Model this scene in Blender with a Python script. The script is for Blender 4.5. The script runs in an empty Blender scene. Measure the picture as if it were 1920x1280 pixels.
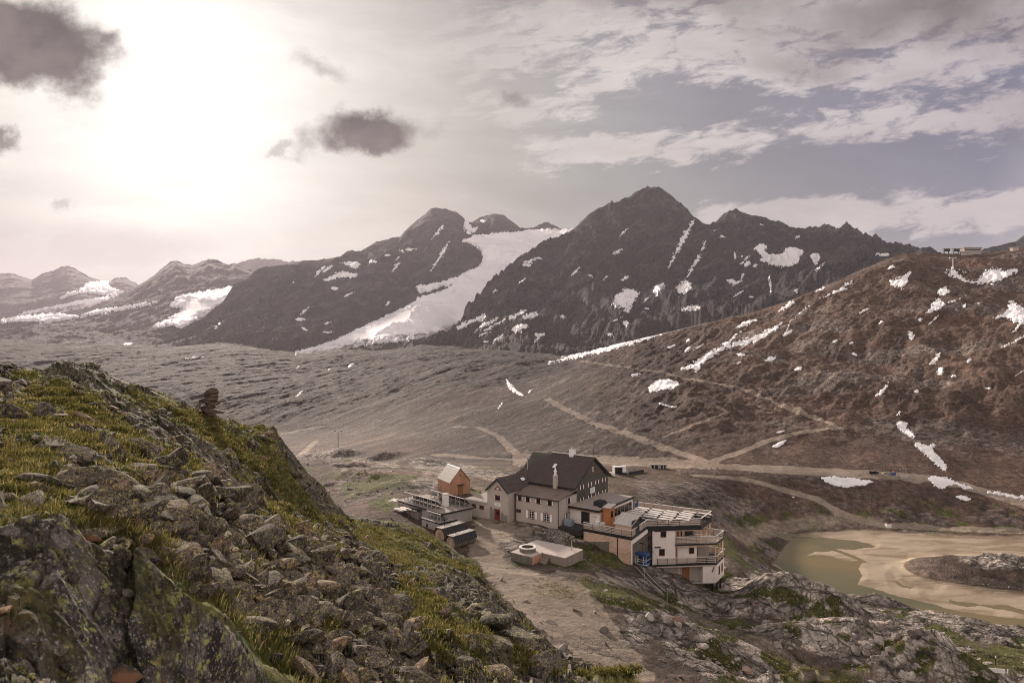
import bpy, bmesh, math, random
import numpy as np
from mathutils import Vector, Matrix

SC = bpy.context.scene
COL = SC.collection
F, CU, CV = 1280.0, 960.0, 640.0          # focal length and principal point, in photo pixels
SUN_EL, SUN_AZ = math.radians(17.5), math.radians(-26.0)   # azimuth from +Y, negative = to the left
SUNV = Vector((math.sin(SUN_AZ)*math.cos(SUN_EL), math.cos(SUN_AZ)*math.cos(SUN_EL), math.sin(SUN_EL)))

# ------------------------------------------------------------------ camera
cam = bpy.data.cameras.new('camera')
cam.sensor_width = 36.0; cam.lens = 24.0
cam.clip_start = 0.1; cam.clip_end = 40000
cam.dof.use_dof = True; cam.dof.focus_distance = 60.0; cam.dof.aperture_fstop = 2.8
camo = bpy.data.objects.new('camera', cam); COL.objects.link(camo)
camo.rotation_euler = (math.pi/2, 0, 0)
SC.camera = camo

# ------------------------------------------------------------------ node helpers
class S:
    """a shader socket with arithmetic"""
    def __init__(s, g, sock): s.g, s.k = g, sock
    def __add__(a, b): return a.g.m('ADD', a, b)
    def __radd__(a, b): return a.g.m('ADD', b, a)
    def __sub__(a, b): return a.g.m('SUBTRACT', a, b)
    def __rsub__(a, b): return a.g.m('SUBTRACT', b, a)
    def __mul__(a, b): return a.g.m('MULTIPLY', a, b)
    __rmul__ = __mul__
    def __truediv__(a, b): return a.g.m('DIVIDE', a, b)
    def __rtruediv__(a, b): return a.g.m('DIVIDE', b, a)

class G:
    def __init__(s, nt): s.nt = nt; nt.nodes.clear()
    def n(s, t, **kw):
        nd = s.nt.nodes.new(t)
        for k, v in kw.items(): setattr(nd, k, v)
        return nd
    def put(s, sock, v):
        if isinstance(v, S): s.nt.links.new(v.k, sock)
        elif v is not None:
            if isinstance(v, (tuple, list)) and len(v) == 3 and sock.type == 'RGBA': v = (*v, 1)
            sock.default_value = v
    def m(s, op, a, b=None, c=None, clamp=False):
        nd = s.n('ShaderNodeMath', operation=op, use_clamp=clamp)
        s.put(nd.inputs[0], a)
        if b is not None: s.put(nd.inputs[1], b)
        if c is not None: s.put(nd.inputs[2], c)
        return S(s, nd.outputs[0])
    def v(s, op, a, b=None, sc=None):
        nd = s.n('ShaderNodeVectorMath', operation=op)
        s.put(nd.inputs[0], a)
        if b is not None: s.put(nd.inputs[1], b)
        if sc is not None: s.put(nd.inputs['Scale'], sc)
        return S(s, nd.outputs['Value' if op in ('DOT_PRODUCT', 'LENGTH', 'DISTANCE') else 'Vector'])
    def comb(s, x, y, z):
        nd = s.n('ShaderNodeCombineXYZ')
        for i, q in enumerate((x, y, z)): s.put(nd.inputs[i], q)
        return S(s, nd.outputs[0])
    def sep(s, vec):
        nd = s.n('ShaderNodeSeparateXYZ'); s.put(nd.inputs[0], vec)
        return [S(s, o) for o in nd.outputs]
    def noise(s, vec, scale, detail=4, rough=.55, dist=0., out=0, lac=2.0):
        nd = s.n('ShaderNodeTexNoise')
        s.put(nd.inputs['Vector'], vec); nd.inputs['Scale'].default_value = scale
        nd.inputs['Detail'].default_value = detail; nd.inputs['Roughness'].default_value = rough
        nd.inputs['Distortion'].default_value = dist; nd.inputs['Lacunarity'].default_value = lac
        return S(s, nd.outputs[out])
    def vor(s, vec, scale, feature='F1', out='Distance', rnd=1.0):
        nd = s.n('ShaderNodeTexVoronoi', feature=feature)
        s.put(nd.inputs['Vector'], vec); nd.inputs['Scale'].default_value = scale
        nd.inputs['Randomness'].default_value = rnd
        return S(s, nd.outputs[out])
    def sm(s, x, a, b, lo=0., hi=1.):
        nd = s.n('ShaderNodeMapRange', interpolation_type='SMOOTHSTEP')
        s.put(nd.inputs[0], x)
        for i, q in enumerate((a, b, lo, hi)): s.put(nd.inputs[1+i], q)
        return S(s, nd.outputs[0])
    def lin(s, x, a, b, lo=0., hi=1.):
        nd = s.n('ShaderNodeMapRange'); s.put(nd.inputs[0], x)
        for i, q in enumerate((a, b, lo, hi)): s.put(nd.inputs[1+i], q)
        return S(s, nd.outputs[0])
    def mix(s, f, a, b, blend='MIX'):
        nd = s.n('ShaderNodeMix', data_type='RGBA', blend_type=blend)
        s.put(nd.inputs[0], f); s.put(nd.inputs[6], a); s.put(nd.inputs[7], b)
        return S(s, nd.outputs[2])
    def ramp(s, f, stops):
        nd = s.n('ShaderNodeValToRGB'); s.put(nd.inputs[0], f)
        e = nd.color_ramp.elements
        while len(e) < len(stops): e.new(.5)
        for q, (p, c) in zip(e, stops): q.position = p; q.color = (*c, 1)
        return S(s, nd.outputs[0])
    def attr(s, name, out='Fac'):
        nd = s.n('ShaderNodeAttribute', attribute_name=name)
        return S(s, nd.outputs[out])
    def tc(s, out='Object'):
        return S(s, s.n('ShaderNodeTexCoord').outputs[out])
    def geo(s, out): return S(s, s.n('ShaderNodeNewGeometry').outputs[out])
    def bump(s, h, strength=.5, dist=.1, normal=None):
        nd = s.n('ShaderNodeBump'); s.put(nd.inputs['Height'], h)
        nd.inputs['Strength'].default_value = strength; nd.inputs['Distance'].default_value = dist
        if normal is not None: s.put(nd.inputs['Normal'], normal)
        return S(s, nd.outputs[0])
    def map(s, vec, loc=(0,0,0), rot=(0,0,0), scale=(1,1,1)):
        if any(rot) and scale != (1,1,1): vec = s.map(vec, rot=rot); rot = (0,0,0)      # turn first, then stretch
        nd = s.n('ShaderNodeMapping'); s.put(nd.inputs[0], vec)
        nd.inputs[1].default_value = loc; nd.inputs[2].default_value = rot; nd.inputs[3].default_value = scale
        return S(s, nd.outputs[0])
    def out(s, base, rough=.9, normal=None, metal=0., spec=.3):
        b = s.n('ShaderNodeBsdfPrincipled')
        s.put(b.inputs['Base Color'], base); s.put(b.inputs['Roughness'], rough)
        s.put(b.inputs['Metallic'], metal); s.put(b.inputs['Specular IOR Level'], spec)
        if normal is not None: s.put(b.inputs['Normal'], normal)
        o = s.n('ShaderNodeOutputMaterial'); s.nt.links.new(b.outputs[0], o.inputs[0])
        return b

def mat(name):
    m = bpy.data.materials.new(name); m.use_nodes = True
    return m, G(m.node_tree)

# ------------------------------------------------------------------ world: Nishita sky, veil round the sun, added unseen fill, clouds
W = bpy.data.worlds.new('World'); SC.world = W; W.use_nodes = True
g = G(W.node_tree)
D = g.tc('Generated')
sky = g.n('ShaderNodeTexSky', sky_type='NISHITA', sun_disc=False, sun_elevation=SUN_EL, sun_rotation=SUN_AZ,
          altitude=2800, air_density=1.0, dust_density=2.0, ozone_density=1.0)
nish = S(g, sky.outputs[0])
dx, dy, dz = g.sep(D)
ca = g.v('DOT_PRODUCT', D, tuple(SUNV))
# thin cloud veil that scatters the sun: brightness falls away from the sun; unseen sky beyond brightened as added fill
veil_fill = g.ramp(g.lin(ca, -1., 1.), [(0., (1.5,1.31,1.17)), (.55, (1.45,1.27,1.14)), (.70, (.55,.50,.52)), (.757, (.180,.170,.238)), (.877, (.272,.246,.258)), (.93, (.41,.375,.36)),
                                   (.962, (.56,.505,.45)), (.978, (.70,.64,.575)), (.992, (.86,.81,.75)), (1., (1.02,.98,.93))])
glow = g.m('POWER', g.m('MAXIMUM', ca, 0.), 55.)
base = g.mix(1., g.v('SCALE', veil_fill, sc=4.1), g.v('SCALE', g.comb(1., .96, .86), sc=glow*2.5), 'ADD')
base = g.mix(.10, base, g.v('MINIMUM', nish, (5., 4.6, 4.3)))
# chart of the sky in front: X to the right, Z up, both tangents
yy = g.m('MAXIMUM', dy, .12)
X = dx/yy; Z = dz/yy
wn = g.noise(g.comb(X, Z, 0.), 4.0, 8, .66, out=1)
wv = g.v('SCALE', g.v('SUBTRACT', wn, (.5,.5,.5)), sc=.19)
ch = g.v('ADD', g.comb(X, Z, 0.), wv)
hx, hz, _ = g.sep(ch)
fine = g.noise(g.comb(X, Z*1.3, .3), 10., 5, .55)
def blob(u, v, ru, rv, soft=.5, amt=1., rag=1.5, tilt=0.):
    cx, cz = (u-CU)/F, (CV-v)/F
    ex = (hx-cx); ez = (hz-cz) - (hx-cx)*tilt
    q = g.m('SQRT', ex*ex*((F/ru)**2) + ez*ez*((F/rv)**2))
    return g.m('MULTIPLY', g.sm(1.45-q + (fine-.5)*rag, .1, .1+soft), amt)
# pale altocumulus over the right half
sx = X*1.0; sz = Z*2.6 - X*.38
a1 = g.noise(g.comb(sx, sz, 1.7), 4.2, 9, .62, .3)
a2 = g.noise(g.comb(sx+.1, sz*1.15, 4.2), 17., 8, .66, .35)
al = a1*.55 + a2*.45
right = g.sm(X, -.28, .2)
cov = g.sm(Z, .27, .40, .0, .13)
band2 = g.m('MULTIPLY', g.sm(g.m('ABSOLUTE', Z - (X*.10+.262)), .055, .0), g.sm(X, -.07, .05)*.13)
band3 = g.m('MULTIPLY', g.sm(g.m('ABSOLUTE', Z - (X*.07+.145)), .055, .0), g.sm(X, .12, .45)*.22)
hole = g.m('MULTIPLY', g.sm(g.m('ABSOLUTE', Z - (X*.06+.325)), .05, .0), g.sm(X, .05, .25)*.05)
band4 = g.m('MULTIPLY', g.sm(Z, .11, .06), g.sm(X, .2, .5)*.15)
am = g.m('MULTIPLY', g.sm(al + cov + band2 + band3 + band4 - hole, .555, .655), right)
acol = g.mix(g.sm(X, -.1, .8), (3.9,3.55,3.4), (2.9,2.6,2.65))
acol = g.mix(g.sm(a1, .45, .75), acol, g.v('SCALE', acol, sc=.80))
base = g.mix(am*.85, base, acol)
cl_ = g.noise(g.comb(X*1.2, Z*4.5 + X*.3, 7.3), 3.2, 7, .6, .4)
base = g.v('SCALE', base, sc=g.lin(cl_, .3, .7, .88, 1.12))
# blue-grey gap low on the right is left to the sky; grey overcast at the top right
gm = g.m('MAXIMUM', blob(1760, 15, 360, 90, 1.5, .95, 1.2, .05), blob(1540, 115, 110, 40, .9, .45, 1.))
gm = g.m('MAXIMUM', gm, blob(1150, -40, 420, 70, 1., .55, 1.))
base = g.mix(gm, base, (.88,.74,.76))
# low pinkish bank at the left horizon
lb = g.m('MULTIPLY', g.m('MULTIPLY', g.sm(Z, .19, .145), g.sm(X, -.30, -.55)), g.sm(a1, .38, .6))
base = g.mix(lb*.6, base, (3.1,2.7,2.55))
# the separate dark clouds
dk = g.m('MAXIMUM', blob(60, 80, 172, 102, .7, 1., 1.9, -.18), blob(684, 258, 118, 43, .8, .98, 1.7, .02))
dk = g.m('MAXIMUM', dk, blob(-8, 262, 40, 30, .7, .85))
dk = g.m('MAXIMUM', dk, blob(975, 172, 38, 14, 1., .5))
dk = g.m('MAXIMUM', dk, blob(580, 135, 62, 26, 1.3, .45, 2.2, -.3))
dk = g.m('MAXIMUM', dk, blob(105, 370, 20, 9, 1.2, .4))
dk = g.m('MAXIMUM', dk, blob(520, 283, 24, 10, 1.2, .45))
dcol = g.mix(g.sm(fine, .35, .7), (.40,.32,.33), (.95,.78,.77))
base = g.mix(dk, base, dcol)
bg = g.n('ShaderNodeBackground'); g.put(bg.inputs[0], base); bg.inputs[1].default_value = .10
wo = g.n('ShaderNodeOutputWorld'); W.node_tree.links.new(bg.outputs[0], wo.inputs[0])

# ------------------------------------------------------------------ sun, exposure
sun = bpy.data.lights.new('sun', 'SUN'); sun.energy = 3.8; sun.angle = math.radians(2.5); sun.color = (1., .86, .745)
suno = bpy.data.objects.new('sun', sun); COL.objects.link(suno)
suno.rotation_euler = (-SUNV).to_track_quat('-Z', 'Y').to_euler()
vs = SC.view_settings; vs.view_transform = 'Standard'; vs.look = 'None'; vs.gamma = 1.0; vs.exposure = 0.95
SC.cycles.volume_bounces = 0
SC.cycles.use_denoising = True; SC.cycles.denoiser = "OPENIMAGEDENOISE"; SC.cycles.denoising_input_passes = "RGB_ALBEDO_NORMAL"; SC.cycles.denoising_prefilter = "NONE"; SC.cycles.filter_width = 1.0
SC.cycles.max_bounces = 5; SC.cycles.diffuse_bounces = 2; SC.cycles.glossy_bounces = 2

# ------------------------------------------------------------------ tagging
def tag(o, label=None, cat=None, group=None, kind=None):
    if label: o['label'] = label
    if cat: o['category'] = cat
    if group: o['group'] = group
    if kind: o['kind'] = kind
    return o
def px(u, v, d):
    return Vector(((u-CU)/F*d, d, (CV-v)/F*d))
# ------------------------------------------------------------------ numpy noise
def _perm(seed):
    r = np.random.RandomState(seed); p = r.permutation(1024)
    a = r.rand(1024)*2*np.pi
    return p, np.cos(a), np.sin(a)
def perlin(x, y, seed=0):
    p, gx, gy = _perm(seed)
    xi = np.floor(x).astype(np.int64); yi = np.floor(y).astype(np.int64)
    xf = x-xi; yf = y-yi
    u = xf*xf*xf*(xf*(xf*6-15)+10); w = yf*yf*yf*(yf*(yf*6-15)+10)
    def gr(ix, iy, fx, fy):
        h = p[(p[ix & 1023]+iy) & 1023]
        return gx[h]*fx+gy[h]*fy
    a = gr(xi, yi, xf, yf); b = gr(xi+1, yi, xf-1, yf)
    c = gr(xi, yi+1, xf, yf-1); d = gr(xi+1, yi+1, xf-1, yf-1)
    return (a+(b-a)*u + ((c+(d-c)*u)-(a+(b-a)*u))*w)*1.5
def fbm(x, y, octaves=5, gain=.5, seed=0, ridged=False, lac=2.03):
    s = np.zeros_like(x); amp = 1.; tot = 0.
    ca, sa = math.cos(.6), math.sin(.6)
    for o in range(octaves):
        n = perlin(x, y, seed+o)
        if ridged: n = 1-2*np.abs(n)
        s += n*amp; tot += amp; amp *= gain
        x, y = (x*ca-y*sa)*lac+17.3, (x*sa+y*ca)*lac-9.1
    return s/tot
def worley(x, y, seed=0, jitter=.9):
    """F1, F2 distances and a random number of the nearest cell"""
    p, gx, gy = _perm(seed)
    xi = np.floor(x).astype(np.int64); yi = np.floor(y).astype(np.int64)
    f1 = np.full_like(x, 9.); f2 = np.full_like(x, 9.); cid = np.zeros_like(x); ox = np.zeros_like(x); oy = np.zeros_like(x)
    for i in (-1, 0, 1):
        for j in (-1, 0, 1):
            h = p[(p[(xi+i) & 1023]+yi+j) & 1023]
            qx = xi+i+.5+jitter*.5*gx[h]; qy = yi+j+.5+jitter*.5*gy[h]
            ddx = x-qx; ddy = y-qy; d = np.hypot(ddx, ddy)
            near = d < f1
            f2 = np.where(near, f1, np.minimum(f2, d))
            ox = np.where(near, ddx, ox); oy = np.where(near, ddy, oy)
            cid = np.where(near, h, cid); f1 = np.where(near, d, f1)
    return f1, f2, cid, ox, oy
def sstep(x, a, b):
    t = np.clip((x-a)/(b-a), 0, 1); return t*t*(3-2*t)
def gauss(a, sig, axis):
    r = int(sig*3)+1
    k = np.exp(-.5*(np.arange(-r, r+1)/sig)**2); k /= k.sum()
    pad = [(0, 0)]*a.ndim; pad[axis] = (r, r)
    b = np.pad(a, pad, mode='edge'); o = np.zeros_like(a)
    n = a.shape[axis]
    for i, w in enumerate(k):
        sl = [slice(None)]*a.ndim; sl[axis] = slice(i, i+n)
        o += w*b[tuple(sl)]
    return o
def seg_dist(x, y, pts):
    d = np.full(x.shape, 1e9)
    for (ax, ay), (bx, by) in zip(pts[:-1], pts[1:]):
        vx, vy = bx-ax, by-ay; L = vx*vx+vy*vy+1e-9
        t = np.clip(((x-ax)*vx+(y-ay)*vy)/L, 0, 1)
        d = np.minimum(d, np.hypot(x-ax-t*vx, y-ay-t*vy))
    return d
def in_poly(x, y, pts):
    c = np.zeros(x.shape, bool); n = len(pts)
    for i in range(n):
        ax, ay = pts[i]; bx, by = pts[(i+1) % n]
        if ay == by: continue
        c ^= ((ay > y) != (by > y)) & (x < (bx-ax)*(y-ay)/(by-ay)+ax)
    return c
def poly_sd(x, y, pts):
    d = seg_dist(x, y, list(pts)+[pts[0]])
    return np.where(in_poly(x, y, pts), d, -d)

# ------------------------------------------------------------------ layers of ground: each column is a profile running away from the camera's foot
class Layer:
    def __init__(s, curves, u0, u1, du, rows, usm=0, crest=None, rsm=4, kd=1.0, lock=()):
        s.u = np.arange(u0, u1+du, du, dtype=float)
        V = []; Dp = []
        for i, c in enumerate(curves):
            c = np.array(c, float)
            v = np.interp(s.u, c[:, 0], c[:, 1]); d = np.interp(s.u, c[:, 0], c[:, 2])*kd
            z = (CV-v)/F*d
            if usm:
                d = gauss(d, usm/du, 0)
                if i not in lock: z = gauss(z, usm/du, 0)
                else: z = (CV-v)/F*d
            V.append(z); Dp.append(d)
        ds = []; zs = []; wt = []
        for i in range(len(curves)-1):
            n = rows[i]; t = np.arange(n)/n
            i0, i1 = 1/Dp[i], 1/Dp[i+1]
            d = 1/(i0[:, None]*(1-t)+i1[:, None]*t)
            k = (d-Dp[i][:, None])/(Dp[i+1]-Dp[i])[:, None]
            ds.append(d); zs.append(V[i][:, None]*(1-k)+V[i+1][:, None]*k)
        ds.append(Dp[-1][:, None]); zs.append(V[-1][:, None])
        s.d = np.concatenate(ds, 1); s.z = np.concatenate(zs, 1)
        s.crow = sum(rows[:crest]) if crest is not None else None
        zz = gauss(s.z, rsm, 1)
        if s.crow is not None:
            w = np.clip(np.abs(np.arange(s.z.shape[1])-s.crow)/(rsm*4.), 0, 1)
            w = w*w*(3-2*w)
            zz = s.z*(1-w)+zz*w
        s.z = zz
        s.x = (s.u[:, None]-CU)/F*s.d
        s.m = {}
    def crestw(s, n):
        w = np.clip(np.abs(np.arange(s.z.shape[1])-s.crow)/float(n), 0, 1)
        return w[None, :]
    def screen(s):
        s.sv = CV-F*s.z/s.d; s.mv = np.minimum.accumulate(s.sv, 1)
        return s.sv
    def pick(s, u, v):
        """first hit of the line of sight through photo pixel (u, v)"""
        u = np.atleast_1d(np.asarray(u, float)); v = np.atleast_1d(np.asarray(v, float))
        c = (u-s.u[0])/(s.u[1]-s.u[0]); c = np.clip(c, 0, len(s.u)-1.001)
        c0 = c.astype(int); f = c-c0
        P = []
        for cc in (c0, c0+1):
            mv = s.mv[cc]; n = mv.shape[1]
            r = np.argmax(mv <= v[:, None], 1); ok = mv[np.arange(len(v)), r] <= v
            r = np.where(ok, r, int(s.crow if s.crow is not None else n-1)); r = np.clip(r, 1, n-1)
            a0 = s.sv[cc, r-1]; a1 = s.sv[cc, r]
            t = np.where(np.abs(a0-a1) > 1e-6, (a0-v)/(a0-a1+1e-12), 0); t = np.clip(t, 0, 1)
            P.append(np.stack([s.d[cc, r-1]*(1-t)+s.d[cc, r]*t, s.z[cc, r-1]*(1-t)+s.z[cc, r]*t], -1))
        q = P[0]*(1-f)[:, None]+P[1]*f[:, None]
        d = q[:, 0]; z = q[:, 1]
        return np.stack([(u-CU)/F*d, d, z], -1)
    def at(s, u, v): return Vector(s.pick([u], [v])[0])
    def ground(s, x, y):
        x = np.atleast_1d(np.asarray(x, float)); y = np.atleast_1d(np.asarray(y, float))
        u = CU+F*x/y; c = np.clip((u-s.u[0])/(s.u[1]-s.u[0]), 0, len(s.u)-1.001); c0 = c.astype(int); f = c-c0
        out = []
        for cc in (c0, c0+1):
            dd = s.d[cc]; r = np.clip(np.argmax(dd >= y[:, None], 1), 1, dd.shape[1]-1)
            i = np.arange(len(y)); t = np.clip((y-dd[i, r-1])/(dd[i, r]-dd[i, r-1]+1e-9), 0, 1)
            out.append(s.z[cc, r-1]*(1-t)+s.z[cc, r]*t)
        return out[0]*(1-f)+out[1]*f
    def build(s, name, material, kind='structure', smooth=True):
        nu, nr = s.z.shape
        co = np.stack([s.x, s.d, s.z], -1).reshape(-1, 3).astype(np.float32)
        i = np.arange(nu-1)[:, None]*nr+np.arange(nr-1)[None, :]
        q = np.stack([i, i+nr, i+nr+1, i+1], -1).reshape(-1, 4)
        o = mesh_np(name, co, q, material, smooth)
        for k, a in s.m.items():
            at = o.data.attributes.new(k, 'FLOAT', 'POINT'); at.data.foreach_set('value', a.reshape(-1).astype(np.float32))
        if kind: o['kind'] = kind
        return o
def mesh_np(name, co, quads, material, smooth=True):
    me = bpy.data.meshes.new(name)
    n = quads.shape[1]
    me.vertices.add(len(co)); me.vertices.foreach_set('co', np.ascontiguousarray(co, np.float32).reshape(-1))
    me.loops.add(quads.size); me.loops.foreach_set('vertex_index', quads.reshape(-1).astype(np.int32))
    me.polygons.add(len(quads)); me.polygons.foreach_set('loop_start', np.arange(0, quads.size, n, dtype=np.int32))
    me.polygons.foreach_set('use_smooth', np.full(len(quads), smooth))
    me.update(calc_edges=True)
    if material: me.materials.append(material)
    o = bpy.data.objects.new(name, me); COL.objects.link(o)
    return o

# ---- terrain materials
def rock_far(name, c1, c2, c3, sc, bstr, grain=1.0):
    """bare schist: beds dipping to the left, gullies, rubble"""
    m, g = mat(name)
    P = g.tc('Object')
    Pd = g.map(P, rot=(0, .75, .35), scale=(.30, .8, 1.5))
    a = g.noise(P, .0045*sc, 9, .66); b = g.noise(Pd, .016*sc, 10, .70, .5); c = g.noise(P, .10*sc, 6, .72); d = g.noise(Pd, .055*sc, 8, .68, .3)
    colr = g.mix(g.sm(a, .38, .62), c1, c2)
    colr = g.mix(g.sm(b, .48, .62)*.85, colr, c3)
    colr = g.mix(g.sm(d, .54, .66)*.6, colr, tuple(q*.45 for q in c1))
    colr = g.mix(1., colr, g.ramp(c, [(.28, (.42,.42,.43)), (.5, (1.,1.,1.)), (.74, (1.75,1.72,1.7))]), 'MULTIPLY')
    px_, py_, pz_ = g.sep(P)
    scr = g.sm(pz_+(a-.5)*160.+(d-.5)*60., 95., 15.)
    colr = g.mix(scr*.8, colr, g.mix(g.sm(c, .35, .65), (.055,.047,.046), (.115,.095,.088)))
    h = b*1.3+c*.45+d*.7
    g.out(colr, .95, g.bump(h, bstr, 26./sc*grain), spec=.1)
    return m
M_PEAK = rock_far('dark_schist_rock', (.050,.049,.058), (.072,.062,.066), (.118,.108,.112), 1., .9)
M_FAR = rock_far('far_rock', (.075,.066,.07), (.10,.085,.085), (.13,.115,.115), .6, .5)

# ---- far ranges
def mountain(name, curves, u0, u1, rows, crest, amp, wl, seed, material, usm=16, kd=1., du=2., warp=.35, crestn=26, lockamp=.06):
    L = Layer(curves, u0, u1, du, rows, usm, crest, 6, kd, lock=(crest,))
    x, y = L.x, L.d
    wx = fbm(x/wl*.7, y/wl*.7, 3, .5, seed+30)*wl*warp; wy = fbm(x/wl*.7+40, y/wl*.7, 3, .5, seed+40)*wl*warp
    n = fbm((x+wx)/wl, (y+wy)/(wl*2.4), 8, .57, seed, ridged=True)
    n2 = fbm(x/wl*6, y/wl*6, 6, .6, seed+9)
    w = lockamp+(1-lockamp)*L.crestw(crestn)
    n = n-.25
    jag = fbm(x/70., y/200., 6, .65, seed+3)*L.d[:, L.crow:L.crow+1]*.0036*(1-L.crestw(12))
    L.z = L.z + (n*amp + n2*amp*.22)*w + jag
    L.screen()
    o = L.build(name, material)
    return L, o

sky6 = [(-420,520,7500),(-150,500,7500),(0,513,7200),(20,512,7200),(45,520,7200),(60,525,7200),(80,513,7200),(100,508,7200),(115,500,7200),(126,498,7200),(135,500,7200),
        (150,508,7200),(165,518,7200),(185,525,7200),(205,528,7200),(215,522,7200),(235,520,7200),(250,528,7200),(258,533,7200),(275,545,7200),(320,560,7000)]
LEFT, LEFTo = mountain('hills', [
    [(-420,690,4200),(320,690,4200)], [(-420,600,5400),(0,575,5400),(150,570,5600),(320,600,5400)], sky6,
    [(-420,560,8200),(320,620,8200)]], -420, 320, [20,130,12], 2, 46, 700, 11, M_FAR)
sky5 = [(430,510,8200),(440,497,8200),(452,491,8200),(465,487,8200),(480,484,8200),(500,486,8200),(520,485,8200),(532,490,8200),(560,490,8200),(600,500,8200)]
L5, L5o = mountain('hills', [[(400,640,6500),(640,640,6500)], sky5, [(400,560,9000),(640,560,9000)]], 400, 640, [70,10], 1, 40, 700, 15, M_FAR)
sky4 = [(-420,640,4300),(0,600,4200),(60,590,4200),(100,585,4200),(150,600,4300),(185,580,4600),(215,562,4800),(240,548,5000),(262,533,5000),(290,515,5100),(305,502,5200),(318,492,5200),
        (330,488,5200),(345,494,5200),(360,498,5200),(375,491,5200),(390,486,5200),(405,487,5200),(420,492,5200),(430,497,5200),(440,493,5200),(455,500,5200),(480,510,5100),(520,525,5000),(600,540,4800)]
MIDL, MIDLo = mountain('hills', [
    [(-420,710,1900),(600,700,1900)], [(-420,665,2700),(0,640,2700),(300,640,2700),(600,640,2700)],
    [(-420,650,3500),(0,612,3500),(120,608,3500),(200,592,3600),(300,575,3600),(345,560,3600),(450,560,3700),(600,580,3700)], sky4,
    [(-420,690,5600),(600,620,5900)]], -420, 600, [40,70,110,12], 3, 48, 380, 21, M_FAR)
sky3 = [(140,690,2500),(220,668,2650),(290,645,2800),(340,626,2920),(380,606,3050),(400,596,3100),(430,557,3200),(455,531,3300),(475,512,3400),(490,503,3500),(530,497,3600),(565,490,3700),(600,487,3800),(640,482,3900),(675,473,4000),(690,462,4000),(705,455,4050),
        (725,450,4100),(750,445,4200),(760,433,4200),(775,420,4300),(795,403,4400),(808,392,4400),(820,391,4400),(838,392,4400),(855,398,4400),(868,407,4400),(875,415,4400),(885,417,4400),(900,408,4500),
        (915,402,4500),(930,401,4500),(945,404,4500),(960,415,4500),(975,428,4600),(1000,430,4700),(1010,430,4700),(1020,424,4700),(1030,419,4700),(1040,427,4700),(1050,430,4700),(1078,430,4700),(1130,430,4700)]
GLAC, GLACo = mountain('mountain', [
    [(140,720,1800),(1130,700,1800)], [(140,700,2100),(340,668,2150),(560,662,2100),(700,650,2150),(850,640,2200),(1000,630,2300),(1130,600,2500)],
    [(140,696,2300),(250,672,2450),(340,652,2600),(430,615,2700),(490,580,2750),(560,585,2800),(640,590,2700),(700,580,2700),(800,570,2700),(880,545,2800),(940,510,3000),(1000,480,3300),(1130,470,3500)],
    [(140,693,2400),(250,668,2550),(340,638,2760),(430,572,3100),(490,520,3200),(600,505,3300),(700,490,3300),(800,462,3400),(870,460,3400),(920,470,3500),(980,452,3800),(1050,445,4100),(1130,445,4200)],
    sky3, [(140,720,3300),(340,680,3900),(1130,480,5600)]], 140, 1130, [14,110,80,80,12], 4, 80, 330, 31, M_PEAK, usm=22)
sky2 = [(780,668,1950),(825,658,1980),(840,650,2000),(850,625,2030),(880,590,2120),(905,560,2250),(930,535,2350),(955,512,2450),(990,485,2550),(1020,468,2600),(1050,450,2650),(1078,428,2700),(1090,415,2700),
        (1105,402,2720),(1120,391,2740),(1130,388,2740),(1140,385,2740),(1150,387,2750),(1165,378,2760),(1180,370,2770),(1195,362,2780),(1205,358,2780),(1225,355,2800),(1235,351,2800),(1245,357,2800),(1260,368,2790),(1275,383,2780),
        (1290,400,2770),(1300,412,2760),(1320,424,2740),(1330,427,2730),(1340,418,2760),(1360,408,2800),(1380,398,2840),(1395,400,2840),(1410,405,2840),(1425,407,2830),(1445,413,2820),(1460,419,2800),(1480,432,2760),
        (1500,436,2730),(1520,438,2700),(1530,444,2680),(1550,441,2650),(1565,444,2630),(1575,440,2610),(1588,432,2600),(1600,440,2590),(1620,452,2570),(1645,462,2540),(1670,470,2500),(1690,475,2450),(1720,490,2400),(1800,510,2300)]
PEAK, PEAKo = mountain('mountain', [
    [(760,720,1350),(1100,700,1250),(1300,680,1100),(1500,620,1050),(1800,560,1050)],
    [(760,672,1720),(840,658,1750),(900,655,1720),(1000,650,1600),(1100,640,1500),(1300,610,1450),(1500,560,1400),(1800,520,1400)],
    [(760,670,1840),(840,654,1850),(900,615,1880),(1000,580,1950),(1100,560,1980),(1200,560,1950),(1300,550,1880),(1400,545,1850),(1500,530,1820),(1600,512,1800),(1800,515,1800)],
    [(760,669,1900),(840,652,1920),(900,585,2050),(1000,520,2250),(1100,470,2350),(1200,450,2330),(1300,470,2250),(1400,470,2250),(1500,475,2200),(1600,475,2150),(1800,512,2050)],
    sky2, [(760,720,2500),(1800,600,3100)]], 760, 1800, [14,50,110,130,14], 4, 85, 230, 41, M_PEAK, usm=18)
# two low tops peeping over the right-hand crest
R7, R7o = mountain('hills', [[(1680,520,1250),(2300,520,1250)], [(1680,492,1500),(1700,483,1500),(1716,473,1500),(1728,464,1500),(1745,463,1500),(1760,474,1500),(1775,484,1500),(1820,480,1500),(1846,466,1500),(1870,461,1500),(1895,453,1500),(1905,452,1500),(1920,441,1500),(2000,400,1500),(2300,380,1500)],
    [(1680,540,1800),(2300,500,1800)]], 1680, 2300, [60,10], 1, 8, 120, 51, M_PEAK)

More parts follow.
